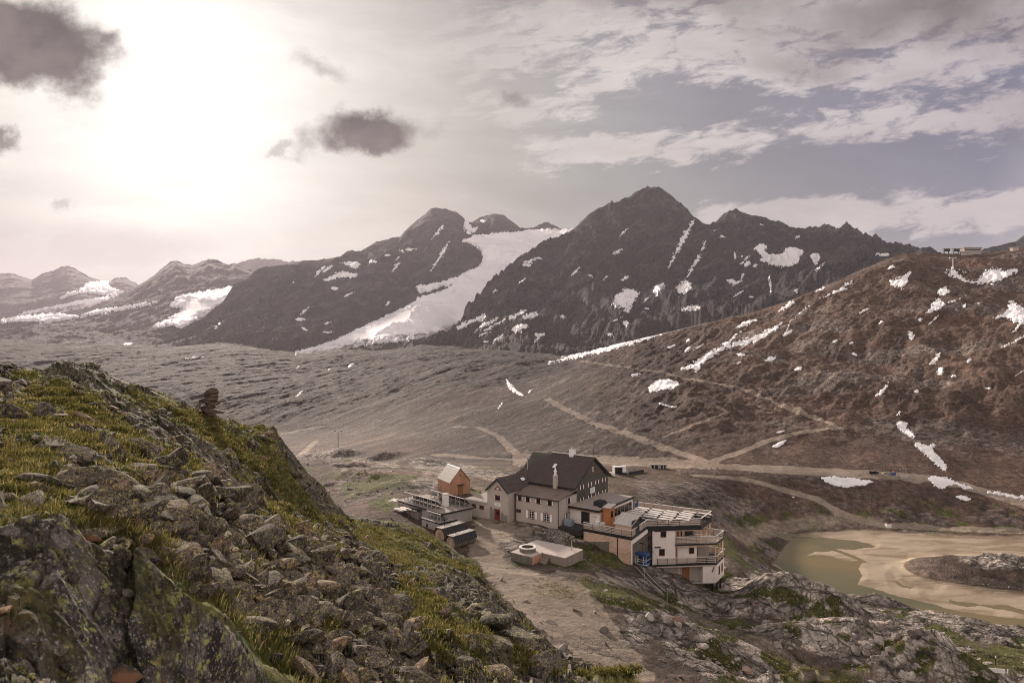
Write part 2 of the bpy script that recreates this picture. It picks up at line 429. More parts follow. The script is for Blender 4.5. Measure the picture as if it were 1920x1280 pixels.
# ---- the near ground: terrace of the hut, lake basin, track slopes, right-hand hill, valley floor
C = [
 [(-400,1700,40),(500,1700,40),(900,1500,48),(1300,1500,54),(1920,1500,72),(2300,1480,78)],
 [(-400,1320,90),(600,1300,70),(900,1290,72),(1000,1280,76),(1300,1280,82),(1600,1270,100),(1920,1270,115),(2300,1260,125)],
 [(-400,1060,180),(560,960,170),(700,955,152),(800,1000,139),(900,1010,135),(1040,1006,138),(1100,1018,138),(1150,1040,137),(1190,1060,136),(1300,1120,138),(1400,1115,146),(1500,1128,150),(1600,1145,162),(1750,1168,177),(1920,1182,186),(2300,1190,188)],
 [(-400,1000,210),(560,912,192),(700,905,193),(850,925,180),(1000,940,178),(1150,950,190),(1300,985,219),(1380,1014,232),(1450,1064,238),(1560,1118,211),(1700,1150,199),(1920,1168,193),(2300,1178,189)],
 [(-400,930,260),(560,862,232),(640,850,240),(700,860,240),(760,872,236),(850,885,232),(1000,898,228),(1150,905,244),(1300,935,265),(1400,990,280),(1500,992,287),(1700,998,282),(1920,1008,275),(2300,1013,272)],
 [(-400,900,500),(560,890,420),(700,875,420),(800,864,390),(900,858,380),(1000,862,370),(1150,872,345),(1300,874,335),(1500,881,330),(1600,887,328),(1700,893,325),(1800,915,318),(1920,935,312),(2300,955,303)],
 [(-400,780,900),(300,790,860),(500,812,790),(560,812,760),(633,808,730),(760,800,650),(850,800,590),(1000,795,540),(1100,790,510),(1300,800,440),(1500,800,420),(1600,790,425),(1750,800,415),(1900,830,388),(2300,850,370)],
 [(-400,730,1150),(300,740,1020),(560,745,960),(700,745,900),(850,735,820),(1000,730,760),(1100,715,720),(1300,715,610),(1500,700,600),(1700,690,560),(1920,675,520),(2300,660,500)],
 [(-400,690,1450),(300,697,1330),(560,702,1250),(700,695,1220),(850,684,1150),(1000,690,960),(1100,685,900),(1300,655,800),(1500,615,740),(1700,575,720),(1920,555,690),(2300,530,680)],
 [(-400,655,2000),(0,640,2000),(100,646,1950),(200,640,1950),(300,650,1900),(430,644,1850),(560,664,1750),(640,656,1720),(700,658,1700),(790,648,1660),(850,652,1650),(950,656,1500),(1000,664,1350),(1050,668,1200),(1100,660,1080),(1150,650,1000),(1250,625,950),(1320,608,930),(1400,590,900),(1440,578,890),(1480,566,880),(1520,548,880),(1560,531,880),(1600,514,885),(1640,497,890),(1680,480,900),(1700,474,900),(1740,476,900),(1780,477,900),(1850,476,900),(1885,470,900),(1905,468,900),(1920,466,900),(2300,460,900)],
 [(-400,740,2500),(0,720,2500),(560,730,2200),(850,700,2100),(1000,720,1700),(1150,720,1250),(1400,680,1100),(1600,620,1100),(1920,560,1100),(2300,550,1100)]]
KD = .753
GR = Layer(C, -400, 2300, 2., [14,110,50,60,40,60,110,90,130,12][:0] or [14,110,70,60,50,70,110,90,130,12], 20, 9, 5, KD, lock=(9,))
x, y = GR.x, GR.d
U = GR.u[:, None]+0*GR.d
LAKEZ = -59.4
# broad relief
hillw = sstep(U, 1000, 1300)*sstep(y, 330*KD, 460*KD)
plain = sstep(y, 640*KD, 950*KD)*(1-hillw)
knoll = sstep(y, 150*KD, 200*KD)*(1-sstep(y, 262*KD, 330*KD))*(1-sstep(U, 1050, 1250))
near = 1-sstep(y, 200, 256)
cw = np.maximum(.15+.85*GR.crestw(40), plain*.75)
rid = lambda wl, sd, ax=1., rot=0., oc=7: fbm((x*math.cos(rot)+y*math.sin(rot))/wl, (-x*math.sin(rot)+y*math.cos(rot))/(wl*ax), oc, .53, sd, ridged=True)
n1 = rid(90, 61, 1.6, .5); n2 = rid(26, 71, 2.2, -.7); n3 = rid(9, 81, 2.5, -.8); nf = fbm(x/5., y/5., 5, .55, 91)
nb = fbm(x/140., y/140., 4, .5, 95)
# rock or drift
outc = fbm(x/34., y/50., 5, .55, 101)
zz = GR.z.copy()
zz += hillw*cw*(n1*8.5+n2*3.2+nf*.8+n3*.9)
zz += plain*cw*(fbm((x*.84-y*.54)/110., (x*.54+y*.84)/420., 8, .58, 111)*10. + rid(70, 119, 1.6, .4, 6)*1.8 + fbm((x*.84-y*.54)/28., (x*.54+y*.84)/80., 6, .62, 113)*2.6 + fbm(x/11., y/11., 4, .6, 117)*.9)
pist = sstep(U, 700, 860)*(1-sstep(U, 1180, 1420))*sstep(y, 320*KD, 380*KD)*(1-sstep(y, 800*KD, 1000*KD))
zz += pist*(nb*5.+nf*.5)*1.
GR.z = zz; GR.screen()
masks = dict(path=np.zeros_like(x), grass=np.zeros_like(x), rock=np.zeros_like(x), sand=np.zeros_like(x), lev=np.zeros_like(x))
def world_line(pts):
    q = GR.pick([p[0] for p in pts], [p[1] for p in pts]); return q
def dens(pts, n=8):
    o = []
    for a, b in zip(pts[:-1], pts[1:]):
        for k in range(n): o.append((a[0]+(b[0]-a[0])*k/n, a[1]+(b[1]-a[1])*k/n))
    return o+[pts[-1]]
RIGHTK = sstep(U, 1200, 1350)
# knolly rock near the hut and to the bottom right
flat = np.zeros_like(x)
def disc(u, v, r, soft=.5):
    p = GR.at(u, v); return 1-sstep(np.hypot(x-p.x, y-p.y), r*(1-soft), r*(1+soft))
for a in ((860,985,16),(920,985,14),(1000,975,14),(1060,960,16),(1130,950,20),(1230,960,20),(1270,1000,12),(850,960,18),(780,965,14),(850,925,6),(1100,905,18),(1170,895,16),(1010,1035,9),(950,1080,11),(1000,1130,9)):
    flat = np.maximum(flat, disc(*a))
VL = CV-F*LAKEZ/GR.d
lk = poly_sd(U, VL, [(1440,1064),(1470,1020),(1500,996),(1600,990),(1800,1000),(2300,1010),(2300,1176),(1920,1168),(1700,1150),(1560,1118)])
lake = sstep(lk, -6, 14)*(y < 300*KD)*(y > 180*KD)
kn = near*(1-flat)*(1-lake)
k1 = -rid(15, 121, 1.9, 1.32); k2 = -rid(5, 131, 2.4, 1.32, 6)
rk = sstep(fbm(x/15., y/15., 4, .55, 141)+.12*RIGHTK*near, -.08, .24)
big = kn*(k1*1.5+.7)*rk*(.55+.9*RIGHTK) + kn*k2*.5*rk + kn*nf*.25
# the named humps of bedrock
def hump(u, v, r, h, el=1., rot=0.):
    p = GR.at(u, v); qx = (x-p.x); qy = (y-p.y)
    a = qx*math.cos(rot)+qy*math.sin(rot); b = -qx*math.sin(rot)+qy*math.cos(rot)
    return h*np.exp(-((a/r)**2+(b/(r*el))**2))
hp = hump(1330,1215,7.,2.2,.8,-.5)+hump(1480,1150,11,4.6,.5,-.35)+hump(1560,1188,9,4.4,.5,-.35)+hump(1640,1240,9,4.8,.6,-.3)+hump(1420,1120,7,2.8,.6,-.4)+hump(1660,1140,10,3.2,.5)+hump(1500,1215,6,2.2,.6,-.3)+hump(1750,1265,8,2.6,.6)+hump(1800,1180,12,2.4,.6)+hump(1860,1120,16,4.5,.7)*0
hp += hump(640,856,12,4.6,.55)+hump(715,862,11,4.2,.55)+hump(800,872,9,2.6,.6)+hump(575,862,9,3.4,.8)+hump(770,915,6,1.6,.8)+hump(680,890,7,1.6,.6)
hp += hump(1120,1125,4,.9,.6,-.5)+hump(1200,1160,5,1.,.6,-.5)
# gravel island by the far side of the lake
isl = hump(1850,1085,13,3.0,.55,-.2)+hump(1905,1080,13,3.4,.7)+hump(1780,1062,9,1.2,.5)
hpm = sstep(hp, .5, 2.)*(1-flat)*near
GR.z = GR.z + big*(1-.65*hpm) + hp*(1-flat)*(1.15+.22*k1+.10*k2)
# lake bed: mud flats just above the water, channels below it
water = np.maximum.reduce([
    poly_sd(U, VL, [(1428,1048),(1455,1018),(1490,1006),(1540,1006),(1600,1012),(1640,1024),(1600,1030),(1560,1027),(1600,1040),(1625,1052),(1665,1052),(1700,1050),(1660,1060),(1616,1054),(1610,1066),(1618,1080),(1608,1095),(1640,1103),(1680,1115),(1720,1126),(1780,1140),(1850,1155),(1925,1166),(1925,1190),(1850,1190),(1700,1180),(1560,1140),(1490,1100),(1470,1068)]),
    poly_sd(U, VL, [(1690,1060),(1700,1068),(1712,1080),(1760,1104),(1750,1106),(1705,1086),(1686,1070)])*.6,
    poly_sd(U, VL, [(1676,1080),(1682,1096),(1706,1104),(1712,1100),(1690,1094)])*.6,
    poly_sd(U, VL, [(1740,1118),(1800,1135),(1880,1140),(1930,1152),(1930,1146),(1880,1134),(1800,1128)])*.5])
island_px = np.minimum(poly_sd(U, VL, [(1512,1041),(1530,1033),(1560,1032),(1600,1046),(1610,1051),(1590,1052),(1560,1042),(1540,1040)]), 8)
water = np.where(island_px > -4, np.minimum(water, -island_px), water) + fbm(x/6., y/6., 5, .6, 151)*4.5
bed = LAKEZ+np.clip(-water*.035, -.35, .35)+nf*.05*(water < 0)
GR.z = GR.z*(1-lake)+np.minimum(bed+isl*lake*(1+.3*k2+.15*nf)*1., 1e9)*lake
masks['pale'] = hpm*(y < 140)*(U > 1050)
masks['sand'] = lake*(1-sstep(isl, .25, .8))
masks['rock'] = np.clip(np.maximum(rk*kn*.9, sstep(hp, .5, 1.6)*(1-flat)), 0, 1)
masks['rock'] = np.maximum(masks['rock'], lake*sstep(isl+.6*k2, 2.4, 4.2))
GR.screen()
# the near terrace of the hut is levelled towards fixed heights
HZ = -29.5
def level(u, v, d, z, r, soft=.35):
    p = px(u, v, d); w = 1-sstep(np.hypot(x-p.x, y-p.y), r*(1-soft), r*(1+soft))
    GR.z[...] = GR.z*(1-w)+z*w; masks['lev'] = np.maximum(masks['lev'], w)
LEVELS = []
# ---- tracks and bare ground
def road(pts, w, soft=1.5, k=1.):
    q = world_line(dens(pts, 4))
    d = seg_dist(x, y, [(p[0], p[1]) for p in q]) + perlin(x/5., y/5., 5)*w*.22
    masks['path'] = np.maximum(masks['path'], k*(1-sstep(d, w*.5, w*.5+soft)))
road([(820,852),(900,858),(980,862),(1130,867),(1200,870),(1340,873),(1500,881),(1600,886),(1720,895),(1800,907),(1860,925),(1920,945)], 6.5, 1.2, .85)
road([(1025,748),(1060,768),(1120,795),(1180,815),(1250,840),(1310,860),(1345,872)], 4.2, 1.2, .75)
road([(1085,677),(1120,681),(1180,690),(1240,697),(1290,710),(1380,724),(1450,752),(1520,780),(1575,801)], 3.2, .9, .8)
road([(1575,801),(1640,830),(1690,860),(1730,890)], 12, 10, .35)
road([(1575,801),(1520,806),(1440,825),(1390,846),(1340,862)], 2.6, .8, .85)
road([(1300,890),(1400,898),(1460,915),(1530,935),(1590,968),(1650,985),(1800,992),(1920,996)], 2.6, 1.2, .8)
road([(1380,1003),(1480,988),(1560,983),(1650,986)], 5, 4, .6)
road([(850,800),(895,800),(935,818),(960,845),(985,860)], 3.5, 1.2, .7)
road([(1245,818),(1330,785),(1365,772),(1345,762)], 1.6, .8, .7)
road([(520,815),(560,806),(600,800)], 5, 2, .7); road([(555,860),(575,842),(592,826)], 3, 2, .9)
road([(1130,1078),(1160,1090),(1200,1108),(1260,1135),(1330,1168),(1420,1202),(1500,1245),(1545,1282)], 1.7, .5, 1.)
def area(pts, soft=12, k=1., key='path'):
    sd = poly_sd(U, GR.sv, pts)+fbm(x/4., y/4., 4, .55, 161)*soft*1.2
    masks[key] = np.maximum(masks[key], k*sstep(sd, -soft*.5, soft*.5)*(GR.sv <= GR.mv+2))
area([(900,970),(960,985),(1000,995),(960,1010),(930,1020),(985,1055),(1080,1085),(1120,1130),(1240,1280),(1040,1290),(1000,1180),(930,1110),(890,1050),(870,1000)], 14, .9)
area([(960,845),(1350,862),(1350,880),(1150,872),(960,872)], 8, .8)
area([(640,905),(720,885),(790,890),(760,915),(690,925),(640,935)], 8, .6, 'grass')
area([(600,880),(660,880),(640,900),(600,900)], 6, .5, 'grass')
for a in ([(1100,1080),(1180,1110),(1250,1150),(1200,1150),(1120,1120),(1080,1095)], [(1180,1100),(1260,1120),(1310,1150),(1260,1150),(1200,1125)], [(1080,1230),(1200,1270),(1240,1290),(1040,1290),(1030,1240)],
          [(1440,1210),(1540,1250),(1600,1290),(1480,1290),(1420,1230)], [(1600,1170),(1760,1230),(1920,1200),(1920,1260),(1740,1260),(1660,1220)], [(1380,1090),(1480,1105),(1560,1130),(1480,1135),(1380,1115)], [(1300,1160),(1380,1175),(1450,1205),(1400,1200),(1320,1180)]):
    area(a, 14, .85, 'grass')
# bedrock reaching the surface
for a in ([(1245,1185),(1330,1180),(1420,1205),(1470,1250),(1440,1275),(1330,1270),(1250,1230)], [(1000,990),(1060,1010),(1100,1040),(1060,1030),(1010,1010)], [(930,1005),(985,998),(1010,1010),(950,1020)],
          [(1120,1105),(1165,1115),(1180,1140),(1130,1125)], [(1170,1145),(1205,1150),(1195,1170),(1172,1165)], [(1130,1070),(1200,1085),(1280,1130),(1330,1150),(1280,1145),(1180,1100)],
          [(1190,900),(1330,905),(1420,955),(1400,1000),(1300,975),(1200,940)], [(590,845),(640,838),(720,850),(760,880),(700,885),(620,875)], [(1380,1080),(1440,1085),(1520,1120),(1460,1140),(1390,1110)], [(760,860),(860,868),(930,890),(860,900),(780,880)],
          [(740,895),(800,885),(830,905),(800,925),(750,915)], [(620,905),(660,905),(700,930),(640,925)]):
    area(a, 8, 1., 'rock')
masks['path'] *= (1-masks['sand'])
# faint outcrops on the far slopes
far = sstep(y, 240*KD, 330*KD)
oc2 = fbm((x*.8+y*.6)/30., (y*.8-x*.6)/80., 7, .6, 171)
smooth_slope = pist*(1-sstep(poly_sd(U, GR.sv, [(1000,735),(1080,690),(1190,690),(1260,720),(1330,760),(1290,790),(1220,790),(1150,740),(1050,755)]), -25, 25))
masks['rock'] = np.maximum(masks['rock'], far*sstep(oc2, .0, .26)*(1-smooth_slope)*(.45+.55*hillw+.5*plain))
masks['rock'] *= 1-masks['path']*(y > 120)
masks['red'] = sstep(fbm(x/120., y/120., 4, .5, 181)+.25*hillw-.1, -.1, .3)
masks['grass'] = np.maximum(masks['grass'], near*sstep(fbm(x/9., y/9., 5, .55, 191)-.25*masks['rock']+.18*RIGHTK, .06, .30)*.95*(1-masks['sand']))
masks['stony'] = np.maximum(plain, .6*np.maximum(pist, sstep(y, 420, 560)*(1-hillw)))
masks['grass'] *= 1-.85*lake
masks['red'] = np.maximum(masks['red'], .8*sstep(y, 135, 175)*sstep(U, 1100, 1200)*(1-lake))
GR.m = {k: masks[k] for k in ('path', 'grass', 'rock', 'sand', 'red', 'stony', 'pale')}

m, g = mat('alpine_ground'); M_GROUND = m
P = g.tc('Object')
Pf = g.map(P, rot=(0, 0, -.997), scale=(.42, 1.5, 1.))
pa, gra, ro, sa, re = [g.attr(k) for k in ('path', 'grass', 'rock', 'sand', 'red')]
b0 = g.noise(P, .06, 8, .65); b1 = g.noise(P, .5, 7, .65, .3); b2 = g.noise(P, 2.6, 6, .7); b3 = g.noise(P, .012, 5, .6)
Pr = g.map(P, rot=(0, 0, -.45), scale=(.5, 1.4, 1.))
st = g.noise(Pr, .5, 9, .70, .5)
Pc = g.v('ADD', P, g.v('SCALE', g.noise(P, .6, 4, .6, out=1), sc=1.6))
crk = g.m('MINIMUM', g.sm(g.vor(g.map(Pc, rot=(0,0,.7), scale=(.8,1.5,1.)), .22, 'DISTANCE_TO_EDGE'), .0, .07), g.m('ADD', g.sm(g.vor(Pc, .6, 'DISTANCE_TO_EDGE'), .0, .06), .35))
soil = g.mix(g.sm(b0, .38, .62), (.088,.066,.051), (.145,.112,.090))
soil = g.mix(re*.75, soil, g.mix(g.sm(b1, .4, .65), (.072,.043,.032), (.125,.077,.056)))
sy = g.attr('stony')
soil = g.mix(sy*.85, soil, g.mix(g.sm(b0, .36, .64), (.040,.031,.027), (.078,.061,.052)))
rockc = g.mix(g.sm(st, .36, .62), (.062,.050,.043), (.50,.44,.385))
rockc = g.mix(g.m('MAXIMUM', re*.85, sy), rockc, g.mix(g.sm(st, .36, .66), (.040,.029,.025), (.15,.10,.08)))
rockc = g.mix(g.attr('pale')*.75, rockc, g.mix(g.sm(st, .34, .60), (.15,.125,.105), (.50,.44,.385)))
rockc = g.mix(g.sm(b2, .52, .72)*.6, rockc, (.40,.36,.32))
rockc = g.mix(g.sm(g.noise(P, 1.1, 6, .6), .55, .68)*.55*(1.-re), rockc, (.12,.125,.06))
rockc = g.mix(g.m('MULTIPLY', 1.-crk, (1.-re))*.8, rockc, (.035,.03,.024))
edge = (b1-.5)*1.1+(b2-.5)*.5
colr = g.mix(g.sm(ro+edge, .3, .7), soil, rockc)
fl_ = g.noise(Pf, .11, 9, .74, .3)
colr = g.mix(g.m('MULTIPLY', g.sm(fl_, .555, .63), sy)*.85, colr, (.34,.285,.26))
colr = g.mix(g.m('MULTIPLY', g.sm(fl_, .46, .38), sy)*.7, colr, (.022,.018,.017))
grass = g.mix(g.sm(b2, .35, .7), (.045,.058,.016), (.135,.125,.045))
colr = g.mix(g.sm(gra+edge*1.1, .35, .65), colr, grass)
stones = g.vor(P, .9); st2 = g.vor(P, 2.6)
peb = g.m('MULTIPLY', g.sm(stones, .16, .10), g.sm(b1, .48, .58))
colr = g.mix(g.m('MULTIPLY', peb, (1.-sa))*.8, colr, (.36,.32,.28))
peb2 = g.m('MULTIPLY', g.sm(st2, .2, .1), g.sm(b2, .5, .62))
colr = g.mix(g.m('MULTIPLY', peb2, (1.-sa))*.5, colr, (.27,.23,.2))
colr = g.mix(g.sm(pa+(b1-.5)*.8, .3, .75)*.85, colr, g.mix(g.sm(b0, .35, .65), (.25,.20,.155), (.35,.29,.23)))
colr = g.v('SCALE', colr, sc=1.-sy*.42)
colr = g.mix(sy*.35, colr, g.v('MULTIPLY', colr, (.98,.96,1.04)))
sand = g.mix(g.sm(g.noise(g.map(P, scale=(.5,1.5,1)), .16, 6, .6, .6), .42, .66), (.34,.275,.20), (.21,.16,.105))
colr = g.mix(g.sm(sa, .35, .65), colr, sand)
colr = g.mix(1., colr, g.ramp(b3, [(.3, (.78,.78,.78)), (.7, (1.2,1.2,1.2))]), 'MULTIPLY')
notsand = 1.-sa
bigst = g.noise(Pf, .05, 10, .72, .4)
spk = g.noise(P, .42, 4, .85)
nsa = 1.-g.m('MAXIMUM', sa, pa*.7)
colr = g.mix(nsa, colr, g.mix(1., colr, g.ramp(spk, [(.33, (.45,.44,.44)), (.5, (1.,1.,1.)), (.66, (1.8,1.72,1.66))]), 'MULTIPLY'))
colr = g.mix(nsa, colr, g.mix(1., colr, g.ramp(bigst, [(.32, (.55,.53,.53)), (.50, (1.,1.,1.)), (.68, (1.6,1.52,1.47))]), 'MULTIPLY'))
h = g.m('MULTIPLY', crk, ro)*.5+g.m('MULTIPLY', bigst, nsa)*3.5+(b1*.5+st*.6+b2*.22)*notsand - stones*.1*notsand
g.out(colr, .92, g.bump(h, .9, .9), spec=.15)
def place_build_ground():
    GR.screen(); return GR.build('ground', M_GROUND)

# ---- the drained lake
m, g = mat('silty_water'); M_WATER = m
P = g.tc('Object')
wc = g.mix(g.sm(g.noise(P, .035, 4, .5), .35, .65), (.175,.135,.06), (.105,.10,.05))
g.out(wc, .38, g.bump(g.noise(g.map(P, scale=(1,2,1)), .6, 3), .12, .05), spec=.22)
def lake_sheet():
    pts = [(1400,1075),(1440,1010),(1500,985),(1700,985),(1960,995),(2330,1005),(2330,1182),(1960,1180),(1700,1162),(1560,1130),(1440,1080)]
    bm = bmesh.new(); vv = []
    for u, v in pts:
        d = -LAKEZ*F/(v-CV); vv.append(bm.verts.new(((u-CU)/F*d, d, LAKEZ)))
    bm.faces.new(vv); me = bpy.data.meshes.new('lake'); bm.to_mesh(me); bm.free(); me.materials.append(M_WATER)
    o = bpy.data.objects.new('lake', me); COL.objects.link(o); o['kind'] = 'structure'
    return o
lake_sheet()

# ------------------------------------------------------------------ haze in the valley air
def haze_box():
    m, g = mat('valley_haze')
    v = g.n('ShaderNodeVolumePrincipled')
    v.inputs['Color'].default_value = (.84, .77, .86, 1); v.inputs['Density'].default_value = HAZE_D
    v.inputs['Anisotropy'].default_value = .3
    o = g.n('ShaderNodeOutputMaterial'); m.node_tree.links.new(v.outputs[0], o.inputs['Volume'])
    bm = bmesh.new(); bmesh.ops.create_cube(bm, size=1)
    for w in bm.verts:
        w.co = Vector((w.co.x*14000, 4800+w.co.y*9800, 380+w.co.z*1240))
    me = bpy.data.meshes.new('haze'); bm.to_mesh(me); bm.free(); me.materials.append(m)
    h = bpy.data.objects.new('haze', me); COL.objects.link(h); h['kind'] = 'stuff'
HAZE_D = 3.5e-5
haze_box()
# ------------------------------------------------------------------ glaciers and old snow
m, g = mat('old_snow'); M_SNOW = m
P = g.tc('Object')
sc = g.mix(g.sm(g.noise(P, .35, 6, .6), .35, .7), (.86,.84,.84), (.74,.71,.70))
sc = g.mix(g.sm(g.noise(P, .06, 5, .65), .55, .75)*.35, sc, (.50,.44,.40))
g.out(sc, .75, g.bump(g.noise(P, .5, 5, .6), .3, .5), spec=.2)
m, g = mat('glacier_ice'); M_ICE = m
P = g.tc('Object')
n1_ = g.noise(g.map(P, rot=(0, 0, .35), scale=(.35, 1.6, 1.)), .014, 8, .62, .8)
n2_ = g.noise(P, .004, 6, .6); n3_ = g.noise(g.map(P, rot=(0,0,-.5), scale=(.3,1.4,1)), .05, 6, .65, .5)
sc = g.mix(g.sm(n2_, .35, .62), (.92,.89,.90), (.78,.755,.775))
sc = g.mix(g.sm(n1_, .5, .72)*.45, sc, (.58,.56,.58))
sc = g.mix(g.sm(n3_, .56, .72)*.35, sc, (.50,.48,.485))
g.out(sc, .8, g.bump(n1_*.7+n3_*.5, .8, 16.), spec=.2)

def smoothpoly(pts, n=2):
    for _ in range(n):
        q = []
        for i in range(len(pts)):
            a, b = pts[i], pts[(i+1) % len(pts)]
            q += [(a[0]*.75+b[0]*.25, a[1]*.75+b[1]*.25), (a[0]*.25+b[0]*.75, a[1]*.25+b[1]*.75)]
        pts = q
    return pts
def snow(L, pts, lift=1.2, rag=1.0, step=.8, m=None, name='snow_patch', seed=0, dome=0., sm=1, smooth=False):
    """a sheet of snow lying on layer L over the outline pts; its thickness runs out to nothing at a ragged edge"""
    pts = smoothpoly(pts, sm)
    a = np.array(pts); u0, v0 = a.min(0)-6; u1, v1 = a.max(0)+6
    big_ = (u1-u0)*(v1-v0)
    if big_ > 60000: step = max(step, 1.3)
    us = np.arange(u0, u1+step, step); vs_ = np.arange(v0, v1+step, step)
    UU, VV = np.meshgrid(us, vs_, indexing='ij')
    sd = poly_sd(UU, VV, pts)
    q_ = min(1., math.sqrt(big_)/60.)
    sd = sd + (fbm(UU/8.+VV/11., VV/4.5, 5, .68, 300+seed)*(4.+7.*q_)+fbm(UU/30., VV/12., 3, .5, 310+seed)*2.5+fbm(UU/3.4, VV/2.8, 2, .5, 320+seed)*2.2)*rag-.5
    p = L.pick(UU.ravel(), VV.ravel()).reshape(*UU.shape, 3)
    if smooth:
        d_ = p[..., 1]; ds_ = gauss(gauss(np.minimum(d_, gauss(gauss(d_, 5, 0), 5, 1)+40), 7, 0), 7, 1)*.993
        k_ = sstep(sd, 0, 12); dn = d_*(1-k_)+np.minimum(ds_, d_*1.0)*k_
        p = p*(dn/d_)[..., None]
    pixel = p[..., 1]/F
    h = pixel*lift*np.clip(sd*.8, -1.5, 1.) + dome*sstep(sd, 0, 14)
    p[..., 2] += h
    p[..., 1] -= np.clip(h, -9, pixel*lift)*.6
    keep = sd > -2.2
    cell = keep[:-1, :-1] | keep[1:, :-1] | keep[:-1, 1:] | keep[1:, 1:]
    # never bridge from one fold of the ground to the one behind
    dd = p[..., 1]
    jump = np.maximum.reduce([np.abs(dd[1:, :-1]-dd[:-1, :-1]), np.abs(dd[:-1, 1:]-dd[:-1, :-1]), np.abs(dd[1:, 1:]-dd[:-1, :-1])])
    cell &= jump < pixel[:-1, :-1]*step*(120 if dome == 0 else 400)
    ny = len(vs_); i, j = np.nonzero(cell)
    k = i*ny+j
    q = np.stack([k, k+1, k+ny+1, k+ny], -1)
    used, inv = np.unique(q, return_inverse=True)
    if not len(q): return None
    return mesh_np(name, p.reshape(-1, 3)[used], inv.reshape(-1, 4), m or M_SNOW)

GLACIERS = [
 (GLAC, [(1120,425),(1078,429),(1050,431),(1040,428),(1010,431),(985,433),(960,436),(930,437),(915,441),(893,441),(880,447),(862,452),(878,456),(895,464),(905,478),(903,494),(893,504),(880,506),(868,514),(850,522),(820,530),(800,536),(780,535),(783,550),(800,549),(822,541),(855,530),(840,540),(815,551),(785,557),(770,570),(735,588),(715,596),(690,608),(660,622),(630,637),(590,650),(550,661),(556,667),(600,664),(640,657),(690,646),(755,640),(790,634),(840,622),(880,612),(1000,560),(1120,500)], 6., 'large glacier tongue flowing down between the dark peaks'),
 (MIDL, [(0,598),(60,590),(150,586),(240,574),(300,563),(292,570),(240,580),(200,586),(150,596),(85,606),(70,611),(78,604),(40,602),(0,606)], 4., None),
 (MIDL, [(330,556),(380,547),(455,534),(452,548),(440,560),(425,573),(400,589),(385,591),(365,602),(345,615),(333,615),(322,609),(300,614),(283,612),(310,600),(330,590),(345,577),(310,577),(325,568)], 4., None),
 (LEFT, [(25,593),(60,582),(110,573),(160,561),(195,560),(205,550),(240,545),(215,556),(180,572),(135,583),(70,592)], 4., None),
 (LEFT, [(163,528),(212,526),(205,540),(235,546),(220,552),(180,552),(150,548),(120,560),(108,562),(125,550),(155,543)], 4., None)]
for i, (L, pts, lift, _) in enumerate(GLACIERS):
    o = snow(L, pts, 3.0, .6, 1.1, M_ICE, 'glacier', 500+i, smooth=True); o['kind'] = 'structure'

PATCH = {}
def patches(L, group, label, rows, **kw):
    for r in rows:
        lab = label
        if isinstance(r, tuple) and isinstance(r[0], str): lab, r = r
        o = snow(L, r, seed=len(PATCH), **kw)
        if o is None: continue
        PATCH[o.name] = o
        tag(o, lab, 'snow patch', group)
patches(GLAC, 'snow patches on the glacier peak', 'white snow patch on the hazy grey flank left of the glacier', [
 [(808,449),(830,420),(836,425),(818,441),(806,452)], [(868,420),(874,410),(880,420),(890,430),(898,420),(893,436),(880,440),(868,430)], [(900,412),(912,414),(905,418)],
 [(806,509),(838,455),(843,453),(832,475),(810,507)], [(745,470),(775,464),(793,467),(770,469),(748,474)], [(630,492),(660,490),(680,493),(668,505),(655,500),(645,495)],
 [(600,530),(640,506),(650,510),(676,513),(660,522),(640,518),(620,525)], [(688,490),(712,488),(700,495)], [(600,512),(625,495),(627,500),(610,508)], [(718,478),(735,476),(725,482)],
 [(606,606),(625,602),(610,609)], [(600,622),(630,620),(615,626)], [(394,622),(418,600),(422,596),(410,610)], [(398,615),(412,610),(405,618)]], rag=.8)
patches(PEAK, 'snow streaks under the dark main peak', 'white snow field at the foot of the dark main peak', [
 [(855,612),(880,600),(905,588),(915,590),(900,600),(880,608),(870,616),(855,618)], [(885,622),(910,605),(938,592),(930,600),(905,614),(890,624)], [(905,620),(940,600),(960,592),(950,598),(925,612),(912,622)],
 [(948,602),(965,588),(985,578),(988,584),(970,592),(960,602)], [(955,618),(975,606),(995,608),(985,616),(970,622)], [(980,592),(1005,583),(1012,590),(995,598),(982,598)], [(930,631),(944,625),(940,635),(932,640)],
 [(998,625),(1020,622),(1022,630),(1005,632)], [(905,635),(918,641),(908,644)], [(1150,553),(1168,549),(1166,540),(1200,545),(1195,560),(1185,570),(1178,590),(1168,575),(1148,576)], [(1165,600),(1185,605),(1170,615)],
 [(1225,540),(1238,530),(1248,532),(1240,540),(1232,556),(1225,550)], [(1268,536),(1285,524),(1300,530),(1292,545),(1280,554),(1270,550)], [(1275,578),(1300,570),(1320,575),(1300,583),(1280,582)],
 [(1248,512),(1280,440),(1300,412),(1303,414),(1285,450),(1255,500)], [(1284,524),(1310,478),(1322,450),(1324,454),(1312,485),(1290,520)], [(1148,475),(1160,468),(1168,466),(1162,474),(1152,478)],
 [(980,490),(1015,480),(1000,492),(985,493)], [(970,530),(988,520),(978,530)], [(918,550),(935,538),(932,546)]], rag=.9, lift=.9)
